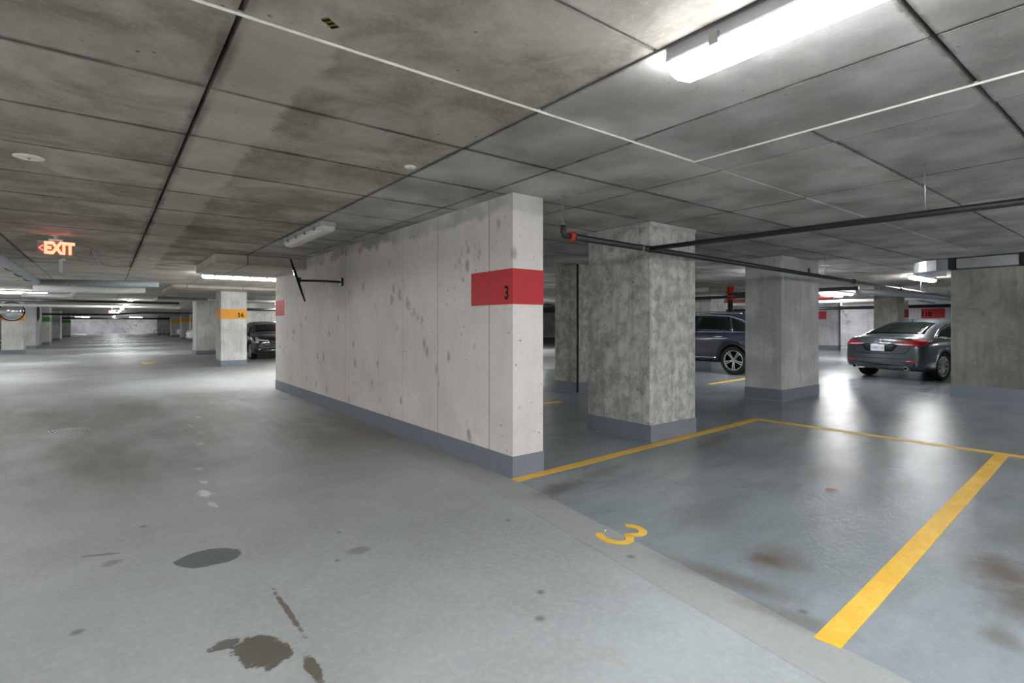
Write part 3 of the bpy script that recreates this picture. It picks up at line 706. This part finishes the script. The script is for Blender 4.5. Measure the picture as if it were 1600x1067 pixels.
# ------------------------------------------------------------------ cars
def car_paint(name, col, rough=.28, metal=.5, coat=1.0):
    t = NT(name); n = t.noise(t.pos(), 300, 2)
    t.set(t.mix(t.math('MULTIPLY', n, .02), col, (1, 1, 1, 1)), rough, metal, .5, coat)
    t.b.inputs['Coat Roughness'].default_value = .05; return t.m
M['p_grey'] = car_paint('gunmetal_car_paint', lin(78, 87, 93), .34)
M['p_blue'] = car_paint('navy_car_paint', lin(3, 14, 46), .4, .0, .6)
M['p_black'] = car_paint('black_car_paint', lin(30, 32, 37), .25, .3)
M['p_white'] = car_paint('white_car_paint', lin(225, 227, 228), .3, .0)
M['glass'] = plain('tinted_car_glass', lin(14, 22, 21), .05, .0, .35, .0, .1, 3)
M['trim'] = plain('black_car_trim', lin(22, 22, 24), .5)
M['tyre'] = plain('tyre_rubber', lin(26, 26, 27), .75)
M['rim'] = plain('alloy_rim', lin(190, 192, 196), .28, .85)
M['tail'] = plain('red_tail_lens', lin(190, 20, 34), .12, .0, .8, 1.0, .12, 20)
M['lens'] = plain('clear_lamp_lens', lin(225, 228, 230), .1, .2, .8, 1.0)
M['plate'] = plain('white_number_plate', lin(232, 234, 242), .4)
M['plateink'] = plain('plate_blue_ink', lin(92, 110, 170), .5)
M['badge'] = plain('blue_badge', lin(36, 58, 140), .2, .2, coat=1)
def cr(p0, p1, p2, p3, t):
    return [.5*((2*b)+(-a+c)*t+(2*a-5*b+4*c-d)*t*t+(-a+3*b-3*c+d)*t*t*t) for a, b, c, d in zip(p0, p1, p2, p3)]
def car_body(st, L, W, mat, wx, wr):
    rows = []; n = len(st)
    for i in range(n-1):
        for k in range(5):
            rows.append(cr(st[max(i-1, 0)], st[i], st[i+1], st[min(i+2, n-1)], k/5))
    rows.append(list(st[-1]))
    P = []; F = []; ns = 0
    for x, zb, wd, zbelt, wb, ze, we, zt in rows:
        sec = [(0, zb), (.7*wd, zb), (.93*wd, zb+.03), (.985*wd, zb+.12*(zbelt-zb)+.02), (wd, zb+.45*(zbelt-zb)), (.99*wd, zb+.8*(zbelt-zb)), (.6*wd+.4*wb, zb+.93*(zbelt-zb)), (wb, zbelt),
               (wb*.66+we*.34+.012, zbelt*.66+ze*.34), (wb*.3+we*.7+.016, zbelt*.3+ze*.7), (we, ze), (we*.9, ze*.45+zt*.55), (we*.7, ze*.18+zt*.82), (we*.36, zt-(zt-ze)*.04), (0, zt)]
        full = sec+[(-y, z) for y, z in sec[-2:0:-1]]
        ns = len(full)
        for y, z in full:
            k = max(0, (abs(x)-(L/2-.75))/.75)
            P.append((x-math.copysign(.17*(abs(y)/(W/2))**2.4*k, x), y, z))
    R = len(rows)
    for i in range(R-1):
        for k in range(ns):
            l = (k+1) % ns; F.append((i*ns+k, i*ns+l, i*ns+ns+l, i*ns+ns+k))
    F.append(tuple(range(ns-1, -1, -1))); F.append(tuple((R-1)*ns+k for k in range(ns)))
    mb = MB().add(P, F, True)
    bvh = BVHTree.FromPolygons([Vector(p) for p in P], F)
    me = mb.mesh('body', mat); me.materials.append(M['trim'])
    o = mesh_obj('body', me)
    cut = MB()
    for x in wx:
        for s in (-1, 1):
            cut.lathe([(wr*1.12, -.17), (wr*1.12, .3)], 32, Matrix.Translation((x, s*(W/2-.08), wr)) @ Matrix.Rotation(-s*PI/2, 4, 'X'))
    cm = cut.mesh('cut', M['trim'])
    co = mesh_obj('cut', cm)
    md = o.modifiers.new('b', 'BOOLEAN'); md.object = co; md.operation = 'DIFFERENCE'; md.solver = 'EXACT'
    md.material_mode = 'TRANSFER'
    bpy.context.view_layer.update()
    new = bpy.data.meshes.new_from_object(o.evaluated_get(bpy.context.evaluated_depsgraph_get()))
    o.modifiers.clear(); o.data = new; bpy.data.objects.remove(co)
    return o, bvh
class Car:
    def __init__(s, name, label, st, L, W, mat, loc, rz, wx, wr, sc=1.0, grp=None, spokes=5):
        s.root = thing(name, label, 'car', loc, rz, grp); s.root.scale = (sc,)*3; s.L = L; s.W = W
        s.body, s.bvh = car_body(st, L, W, mat, wx, wr); s.body.parent = s.root
        for x in wx:
            for sd in (-1, 1): s.wheel(x, sd, wr, spokes)
    def wheel(s, x, sd, r, spokes):
        Mx = Matrix.Translation((x, sd*(s.W/2-.035), r)) @ Matrix.Rotation(-sd*PI/2, 4, 'X')
        ri = r*.70
        w_ = MB().lathe([(ri, -.2), (r*.93, -.21), (r, -.18), (r, -.03), (r*.955, -.003), (r*.8, .004), (ri, -.008), (ri*.97, -.05), (ri*.97, -.2)], 36, Mx).build('wheel', M['tyre'], s.root)
        mm = MB(); mm.lathe([(ri, -.012), (ri+.004, -.004), (ri-.012, .002), (ri-.024, -.012), (ri-.02, -.03)], 36, Mx, True, False)
        mm.lathe([(0, -.012), (.05, -.014), (.065, -.03), (.065, -.06)], 16, Mx)
        for k in range(spokes):
            for da in (-.13, .13):
                a = 2*PI*k/spokes+.3
                d0 = Vector((math.cos(a+da*1.5), math.sin(a+da*1.5), 0))*.05; d1 = Vector((math.cos(a+da), math.sin(a+da), 0))*(ri-.012)
                d0.z = -.022; d1.z = -.016
                mm.tube([Mx @ d0, Mx @ ((d0+d1)/2+Vector((0, 0, .004))), Mx @ d1], [.016, .014, .017], 6)
        mm.build('alloy_rim', M['rim'], w_)
        MB().lathe([(0, -.09), (ri*.97, -.09), (ri*.97, -.1), (0, -.1)], 24, Mx, True, False).build('brake_disc', M['trim'], w_)
    def hit(s, ax, a, b):
        if ax == 'L': o, d = Vector((a, 3, b)), Vector((0, -1, 0))
        elif ax == 'R': o, d = Vector((a, -3, b)), Vector((0, 1, 0))
        elif ax == 'rear': o, d = Vector((-5, a, b)), Vector((1, 0, 0))
        elif ax == 'front': o, d = Vector((5, a, b)), Vector((-1, 0, 0))
        elif ax == 'top': o, d = Vector((a, b, 4)), Vector((0, 0, -1))
        h = s.bvh.ray_cast(o, d)
        if h[0] is None:
            h = s.bvh.find_nearest(o+d*(4 if ax in ('rear', 'front') else 2))
        nrm = h[1] if h[1].dot(d) < 0 else -h[1]
        return h[0], nrm
    def poly(s, pts, t):
        n = len(pts)-1; f = min(t*n, n-1e-6); i = int(f); u = f-i
        return tuple(p*(1-u)+q*u for p, q in zip(pts[i], pts[i+1]))
    def patch(s, name, mat, ax, lo, hi, nu=14, nv=6, off=.006, parent=None):
        mb = MB(); A = []; Bk = []
        for j in range(nv+1):
            for i in range(nu+1):
                a = s.poly(lo, i/nu); b_ = s.poly(hi, i/nu); v = j/nv
                p, nr = s.hit(ax, a[0]*(1-v)+b_[0]*v, a[1]*(1-v)+b_[1]*v)
                A.append(p+nr*off); Bk.append(p-nr*.01)
        n = len(A); F = []
        ix = lambda i, j: j*(nu+1)+i
        for j in range(nv):
            for i in range(nu):
                F.append((ix(i, j), ix(i+1, j), ix(i+1, j+1), ix(i, j+1)))
        per = [ix(i, 0) for i in range(nu+1)]+[ix(nu, j) for j in range(1, nv+1)]+[ix(i, nv) for i in range(nu-1, -1, -1)]+[ix(0, j) for j in range(nv-1, 0, -1)]
        for k in range(len(per)):
            l = (k+1) % len(per); F.append((per[k], per[l], per[l]+n, per[k]+n))
        mb.add(A+Bk, F, False)
        for k in range(nu*nv): mb.sm[k] = True
        return mb.build(name, mat, parent or s.root)
    def wire(s, name, mat, ax, pts, r=.006, off=.0, sub=6, parent=None):
        Q = []
        for i in range(len(pts)-1):
            for k in range(sub):
                u = k/sub; a = [p*(1-u)+q*u for p, q in zip(pts[i], pts[i+1])]
                p, nr = s.hit(ax, *a); Q.append(p+nr*off)
        p, nr = s.hit(ax, *pts[-1]); Q.append(p+nr*off)
        return MB().tube(Q, r, 6).build(name, mat, parent or s.root)
    def sides(s, fn):
        for ax in ('L', 'R'): fn(ax)
    def mirrors(s, x, z, mat):
        for sd in (1, -1):
            p, nr = s.hit('L' if sd > 0 else 'R', x, z)
            mm = MB().box(-.10, .06, -.0, .2, -.06, .08, .03, Matrix.Translation((x, p.y if sd > 0 else p.y, z)) @ Matrix.Diagonal((1, sd, 1, 1)) @ Matrix.Translation((0, .03, .03)))
            mm.box(-.03, .03, -.03, .08, -.04, -.0, 0, Matrix.Translation((x, p.y, z)) @ Matrix.Diagonal((1, sd, 1, 1)))
            mm.build('wing_mirror', mat, s.root)

ST_SEDAN = [(-2.42, .36, .74, .78, .70, .86, .60, .90), (-2.38, .29, .84, .86, .80, .97, .68, 1.005), (-2.22, .24, .905, .91, .85, 1.0, .72, 1.045), (-1.92, .21, .925, .94, .875, 1.03, .72, 1.085),
            (-1.45, .2, .925, .955, .88, 1.17, .67, 1.255), (-.85, .2, .925, .95, .88, 1.33, .60, 1.415), (-.2, .2, .925, .945, .88, 1.38, .59, 1.478), (.4, .2, .925, .935, .88, 1.31, .60, 1.41),
            (.9, .2, .925, .93, .875, 1.10, .67, 1.19), (1.25, .2, .925, .915, .86, .97, .72, 1.03), (1.75, .2, .915, .86, .83, .91, .68, .95), (2.15, .22, .87, .76, .78, .80, .64, .83), (2.36, .25, .76, .62, .66, .66, .54, .68), (2.42, .3, .64, .5, .55, .53, .45, .54)]
# grey sedan seen from behind
s = Car('sedan', 'dark grey sedan with red tail lights parked beyond the side wall', ST_SEDAN, 4.84, 1.85, M['p_grey'], (16.25, 3.98, fz(16)), math.radians(-11.7), (-1.42, 1.43), .335, .95, spokes=9)
s.patch('rear_window', M['glass'], 'rear', [(-.66, 1.09), (-.3, 1.10), (.3, 1.10), (.66, 1.09)], [(-.52, 1.355), (-.25, 1.385), (.25, 1.385), (.52, 1.355)], 16, 8)
s.patch('windscreen', M['glass'], 'front', [(-.70, 1.03), (0, 1.08), (.70, 1.03)], [(-.55, 1.33), (0, 1.385), (.55, 1.33)], 16, 8)
def sd_(ax):
    w1 = s.patch('rear_side_window', M['glass'], ax, [(-1.62, 1.02), (-.35, .985)], [(-1.12, 1.20), (-.35, 1.34)], 10, 6, .005)
    s.patch('front_side_window', M['glass'], ax, [(-.29, .985), (.98, .97)], [(-.29, 1.345), (.52, 1.24)], 10, 6, .005)
    s.wire('window_trim', M['chrome'], ax, [(-1.68, 1.01), (-.3, .972), (1.0, .955)], .010)
    s.wire('window_trim', M['chrome'], ax, [(-1.68, 1.01), (-1.15, 1.22), (-.8, 1.31), (-.2, 1.365), (.3, 1.32), (.62, 1.22), (1.0, .96)], .009)
    for x in (-.32, .85): s.wire('door_seam', M['trim'], ax, [(x, .96), (x+.02, .6), (x-.02, .3)], .005)
    s.wire('door_seam', M['trim'], ax, [(-1.3, .98), (-1.2, .75), (-.95, .55), (-.9, .3)], .005)
    for x in (-1.0, .1):
        s.wire('door_handle', M['chrome'], ax, [(x-.1, .86), (x+.1, .855)], .014, .012)
    s.wire('sill_trim', M['trim'], ax, [(-1.0, .27), (1.0, .27)], .02)
s.sides(sd_)
s.mirrors(.72, .98, M['p_grey'])
for sg in (-1, 1):
    tl = s.patch('tail_light', M['tail'], 'rear', [(sg*.33, .86), (sg*.5, .83), (sg*.72, .81), (sg*.885, .84)], [(sg*.33, .885), (sg*.5, .915), (sg*.72, .955), (sg*.87, .95)], 14, 5, .012)
    s.patch('light_strip', M['lens'], 'rear', [(sg*.36, .855), (sg*.52, .838), (sg*.70, .835)], [(sg*.36, .872), (sg*.52, .868), (sg*.70, .86)], 8, 2, .018, tl)
    s.patch('reflector', M['tail'], 'rear', [(sg*.55, .44), (sg*.80, .455)], [(sg*.55, .475), (sg*.80, .495)], 8, 2, .01)
    p, nr = s.hit('rear', sg*.58, .33)
    MB().tube([(p.x-.03, sg*.58, .30), (p.x+.2, sg*.58, .30)], .045, 14).build('exhaust_pipe', M['chrome'], s.root)
    MB().tube([(p.x-.034, sg*.58, .30), (p.x-.02, sg*.58, .30)], .036, 14).build('exhaust_mouth', M['black'], s.root)
s.wire('chrome_bar', M['chrome'], 'rear', [(-.36, .875), (0, .885), (.36, .875)], .014, .006)
s.patch('plate_recess', M['trim'], 'rear', [(-.30, .69), (.30, .69)], [(-.42, .84), (.42, .84)], 8, 3, .004)
s.wire('boot_seam', M['trim'], 'rear', [(-.66, .80), (-.60, .69), (-.52, .63), (.52, .63), (.60, .69), (.66, .80)], .008)
s.patch('lower_valance', M['trim'], 'rear', [(-.72, .35), (.72, .35)], [(-.74, .42), (.74, .42)], 12, 2, .004)
s.wire('spoiler_lip', M['p_grey'], 'rear', [(-.66, .985), (0, 1.01), (.66, .985)], .02, .0)
s.wire('bumper_line', M['trim'], 'rear', [(-.84, .52), (0, .515), (.84, .52)], .006)
p, nr = s.hit('rear', 0, .765)
pl = MB().box(p.x-.03, p.x-.018, -.155, .155, .69, .845, .003).build('number_plate', M['plate'], s.root)
text('plate_number', 'CHEH 110', .075, M['plateink'], frame((p.x-.031, 0, .765), (0, -1, 0), (0, 0, 1)), pl, .001, .001, .85)
p, nr = s.hit('rear', 0, .935)
bd = MB().lathe([(0, .012), (.8, .012), (1, .004), (1, 0)], 24, frame((p.x, 0, .935), (0, -1, 0), (.12, 0, 1)) @ Matrix.Diagonal((.075, .03, 1, 1))).build('badge', M['badge'], s.root)
text('badge_script', 'Ford', .045, M['chrome'], frame((p.x-.013, 0, .935), (0, -1, 0), (.12, 0, 1)), bd, .001, .001, 1.1)
MB().tube([frame((p.x-.004, 0, .935), (0, -1, 0), (.12, 0, 1)) @ Vector((.078*math.cos(a), .033*math.sin(a), .004)) for a in [2*PI*i/24 for i in range(24)]], .005, 6, False, True).build('badge_rim', M['chrome'], bd)
MB().add([(-.95, -.015, 1.40), (-.95, .015, 1.40), (-.72, .02, 1.43), (-.72, -.02, 1.43), (-.98, 0, 1.475), (-.90, 0, 1.475)], [(0, 1, 4), (1, 2, 5, 4), (2, 3, 5), (3, 0, 4, 5), (0, 3, 2, 1)]).build('roof_fin', M['p_grey'], s.root)

ST_SUV = [(-2.33, .48, .74, .93, .72, 1.0, .66, 1.04), (-2.28, .38, .86, 1.0, .84, 1.16, .72, 1.22), (-2.08, .32, .93, 1.05, .89, 1.36, .67, 1.44), (-1.7, .29, .945, 1.07, .90, 1.50, .64, 1.575), (-1.0, .28, .945, 1.06, .90, 1.56, .62, 1.63),
          (-.2, .28, .945, 1.05, .90, 1.57, .62, 1.645), (.45, .28, .945, 1.04, .90, 1.50, .63, 1.58), (.95, .28, .945, 1.03, .895, 1.27, .69, 1.36), (1.3, .28, .945, 1.02, .88, 1.08, .74, 1.14), (1.75, .28, .935, .97, .85, 1.01, .70, 1.06), (2.1, .3, .89, .88, .80, .91, .66, .95), (2.28, .34, .80, .74, .70, .78, .58, .80), (2.33, .4, .7, .62, .62, .65, .5, .66)]
def suv(label, mat, loc, rz, sc=1.0, grp=None, full=True):
    c = Car('suv', label, ST_SUV, 4.66, 1.89, mat, loc, rz, (-1.42, 1.45), .365, sc, grp)
    c.patch('rear_window', M['glass'], 'rear', [(-.66, 1.12), (.66, 1.12)], [(-.56, 1.46), (.56, 1.46)], 12, 6)
    c.patch('windscreen', M['glass'], 'front', [(-.72, 1.14), (0, 1.2), (.72, 1.14)], [(-.56, 1.50), (0, 1.555), (.56, 1.50)], 12, 8)
    def f(ax):
        c.patch('quarter_window', M['glass'], ax, [(-1.98, 1.115), (-1.42, 1.11)], [(-1.80, 1.24), (-1.26, 1.46)], 8, 6, .005)
        c.patch('rear_side_window', M['glass'], ax, [(-1.36, 1.11), (-.33, 1.10)], [(-1.19, 1.475), (-.33, 1.52)], 8, 6, .005)
        c.patch('front_side_window', M['glass'], ax, [(-.27, 1.10), (1.05, 1.09)], [(-.27, 1.52), (.55, 1.43)], 8, 6, .005)
        c.wire('window_trim', M['chrome'], ax, [(-2.02, 1.095), (-.3, 1.085), (1.1, 1.075)], .010)
        c.wire('window_trim', M['chrome'], ax, [(-2.02, 1.10), (-1.85, 1.24), (-1.55, 1.40), (-1.2, 1.495), (-.6, 1.535), (0, 1.535), (.4, 1.48), (.7, 1.37), (1.1, 1.08)], .010)
        c.wire('window_pillar', M['chrome'], ax, [(-1.39, 1.10), (-1.22, 1.48)], .008)
        for x in (-.3, .95): c.wire('door_seam', M['trim'], ax, [(x, 1.08), (x+.02, .7), (x-.02, .36)], .005)
        c.wire('door_seam', M['trim'], ax, [(-1.36, 1.08), (-1.24, .85), (-1.0, .68), (-.95, .36)], .005)
        for x in (-1.02, .1): c.wire('door_handle', M['chrome'], ax, [(x-.11, .965), (x+.11, .96)], .016, .014)
        c.wire('sill_trim', M['chrome'], ax, [(-.95, .42), (.98, .40)], .016)
        c.patch('sill_cladding', M['trim'], ax, [(-.98, .31), (1.0, .31)], [(-.98, .40), (1.0, .385)], 10, 2, .006)
        for wx in (-1.42, 1.45):
            c.wire('arch_moulding', M['trim'], ax, [(wx+.43*math.cos(a), .365+.43*math.sin(a)) for a in [PI*(.02+.96*i/10) for i in range(11)]], .022, .0, 3)
        c.wire('roof_rail', M['chrome'], ax, [(-1.5, 1.545), (-.6, 1.585), (.3, 1.55)], .016, .02)
    if full: c.sides(f); c.mirrors(.78, 1.1, mat)
    else:
        def f2(ax):
            c.patch('side_window', M['glass'], ax, [(-1.9, 1.115), (1.0, 1.10)], [(-1.7, 1.3), (.5, 1.45)], 12, 4, .005)
        c.sides(f2)
    for sg in (-1, 1):
        c.patch('head_light', M['lens'], 'front', [(sg*.48, .78), (sg*.80, .80)], [(sg*.48, .86), (sg*.78, .92)], 8, 3, .01)
        c.patch('tail_light', M['tail'], 'rear', [(sg*.45, .93), (sg*.84, .92)], [(sg*.45, 1.02), (sg*.83, 1.06)], 8, 3, .01)
    c.patch('grille', M['trim'], 'front', [(-.38, .60), (.38, .60)], [(-.42, .82), (.42, .82)], 10, 4, .008)
    c.wire('grille_bar', M['chrome'], 'front', [(-.4, .71), (.4, .71)], .014, .01)
    c.patch('lower_intake', M['trim'], 'front', [(-.6, .42), (.6, .42)], [(-.62, .53), (.62, .53)], 10, 2, .008)
    return c
suv('dark blue SUV partly hidden between two concrete columns', M['p_blue'], (13.3, 8.45, fz(13.3)), PI/2, .98)
ST_LIFT = [(-2.3, .36, .74, .80, .70, .9, .60, .96), (-2.25, .30, .86, .90, .82, 1.02, .68, 1.08), (-2.0, .24, .92, .95, .87, 1.07, .70, 1.14), (-1.5, .2, .93, .96, .88, 1.22, .66, 1.30), (-.85, .2, .93, .955, .88, 1.36, .61, 1.44), (-.2, .2, .93, .95, .88, 1.40, .60, 1.48),
           (.4, .2, .93, .945, .88, 1.33, .61, 1.41), (.9, .2, .93, .94, .88, 1.12, .68, 1.20), (1.2, .2, .93, .935, .87, 1.0, .73, 1.05), (1.7, .2, .925, .90, .85, .95, .70, .99), (2.08, .22, .89, .82, .81, .87, .66, .90), (2.26, .26, .82, .72, .74, .77, .60, .79), (2.3, .3, .74, .6, .66, .64, .5, .66)]
c = Car('electric_car', 'black car facing the camera beside the number 56 column', ST_LIFT, 4.6, 1.86, M['p_black'], (5.29, 23.6, 0), -PI/2, (-1.4, 1.38), .345, 1.0)
c.patch('windscreen', M['glass'], 'front', [(-.72, 1.05), (0, 1.10), (.72, 1.05)], [(-.56, 1.34), (0, 1.395), (.56, 1.34)], 14, 8)
c.patch('rear_window', M['glass'], 'rear', [(-.62, 1.15), (.62, 1.15)], [(-.54, 1.37), (.54, 1.37)], 12, 6)
def fb(ax):
    c.patch('rear_side_window', M['glass'], ax, [(-1.5, 1.03), (-.3, .99)], [(-1.1, 1.22), (-.3, 1.36)], 8, 5, .005)
    c.patch('front_side_window', M['glass'], ax, [(-.24, .99), (.98, .98)], [(-.24, 1.36), (.55, 1.25)], 8, 5, .005)
    c.wire('window_trim', M['trim'], ax, [(-1.6, 1.02), (-.3, .975), (1.05, .965)], .010)
    for x in (-.28, .88): c.wire('door_seam', M['trim'], ax, [(x, .96), (x, .3)], .005)
    for wx in (-1.4, 1.38):
        c.wire('arch_moulding', M['trim'], ax, [(wx+.405*math.cos(a), .345+.405*math.sin(a)) for a in [PI*(.02+.96*i/10) for i in range(11)]], .02, .0, 3)
c.sides(fb); c.mirrors(.72, 1.0, M['p_black'])
for sg in (-1, 1):
    hl = c.patch('head_light', M['lens'], 'front', [(sg*.42, .735), (sg*.62, .74), (sg*.82, .745)], [(sg*.42, .765), (sg*.62, .775), (sg*.82, .83)], 10, 3, .012)
    c.patch('light_signature', M['lens'], 'front', [(sg*.74, .66), (sg*.84, .66)], [(sg*.74, .86), (sg*.80, .87)], 4, 6, .016, hl)
    c.patch('fog_vent', M['lens'], 'front', [(sg*.70, .40), (sg*.76, .40)], [(sg*.70, .43), (sg*.76, .43)], 2, 2, .01)
c.patch('grille', M['trim'], 'front', [(-.34, .60), (.34, .60)], [(-.40, .77), (.40, .77)], 10, 4, .008)
for z in (.64, .68, .72): c.wire('grille_bar', M['chrome'], 'front', [(-.36, z), (.36, z)], .006, .01)
c.wire('chrome_lip', M['chrome'], 'front', [(-.42, .66), (-.3, .59), (.3, .59), (.42, .66)], .012, .01)
c.patch('lower_intake', M['trim'], 'front', [(-.66, .30), (.66, .30)], [(-.62, .46), (.62, .46)], 10, 3, .008)
c.wire('lower_blade', M['chrome'], 'front', [(-.5, .385), (.5, .385)], .010, .012)
pl = MB().box(2.31, 2.325, -.15, .15, .46, .56, .003).build('number_plate', M['plate'], c.root)
suv('white SUV just visible at the left picture edge', M['p_white'], (-6.35, 35.6, 0), 0, 1.0, None, False)
suv('white van-like car nose behind the far amber-banded columns', M['p_white'], (8.0, 62.0, 0), PI, 1.05, None, False)
suv('dark car nose beyond the nearest far amber-banded column', M['p_black'], (7.8, 52.8, 0), PI, 1.0, None, False)
suv('white car nose just past the pale column behind 56', M['p_white'], (7.0, 46.0, 0), PI, 1.0, None, False)

# bicycle leaning at the far end
bk = thing('bicycle', 'white bicycle parked at the far end of the aisle', 'bicycle', (5.6, 79, 0), .2)
Rb = Matrix.Rotation(PI/2, 4, 'X')
for x in (-.52, .52):
    wv = MB().tube([(x+.34*math.cos(a), 0, .34+.34*math.sin(a)) for a in [2*PI*i/24 for i in range(24)]], .025, 6, False, True).build('wheel', M['tyre'], bk)
    mm = MB()
    for i in range(8):
        a = PI*i/8; mm.tube([(x-.33*math.cos(a), 0, .34-.33*math.sin(a)), (x+.33*math.cos(a), 0, .34+.33*math.sin(a))], .003, 4)
    mm.build('spokes', M['steel'], wv)
mm = MB()
for a, b_ in (((-.52, 0, .34), (-.05, 0, .32)), ((-.05, 0, .32), (.36, 0, .8)), ((-.18, 0, .82), (.36, 0, .8)), ((-.05, 0, .32), (-.2, 0, .92)), ((-.52, 0, .34), (-.18, 0, .82)), ((.52, 0, .34), (.34, 0, .98))): mm.tube([a, b_], .02, 6)
mm.build('frame', M['p_white'], bk)
MB().box(-.33, -.08, -.07, .07, .92, .97, .02).build('saddle', M['black'], bk)
MB().tube([(.3, -.28, .98), (.36, -.1, 1.0), (.36, .1, 1.0), (.3, .28, .98)], .015, 6).build('handlebar', M['black'], bk)
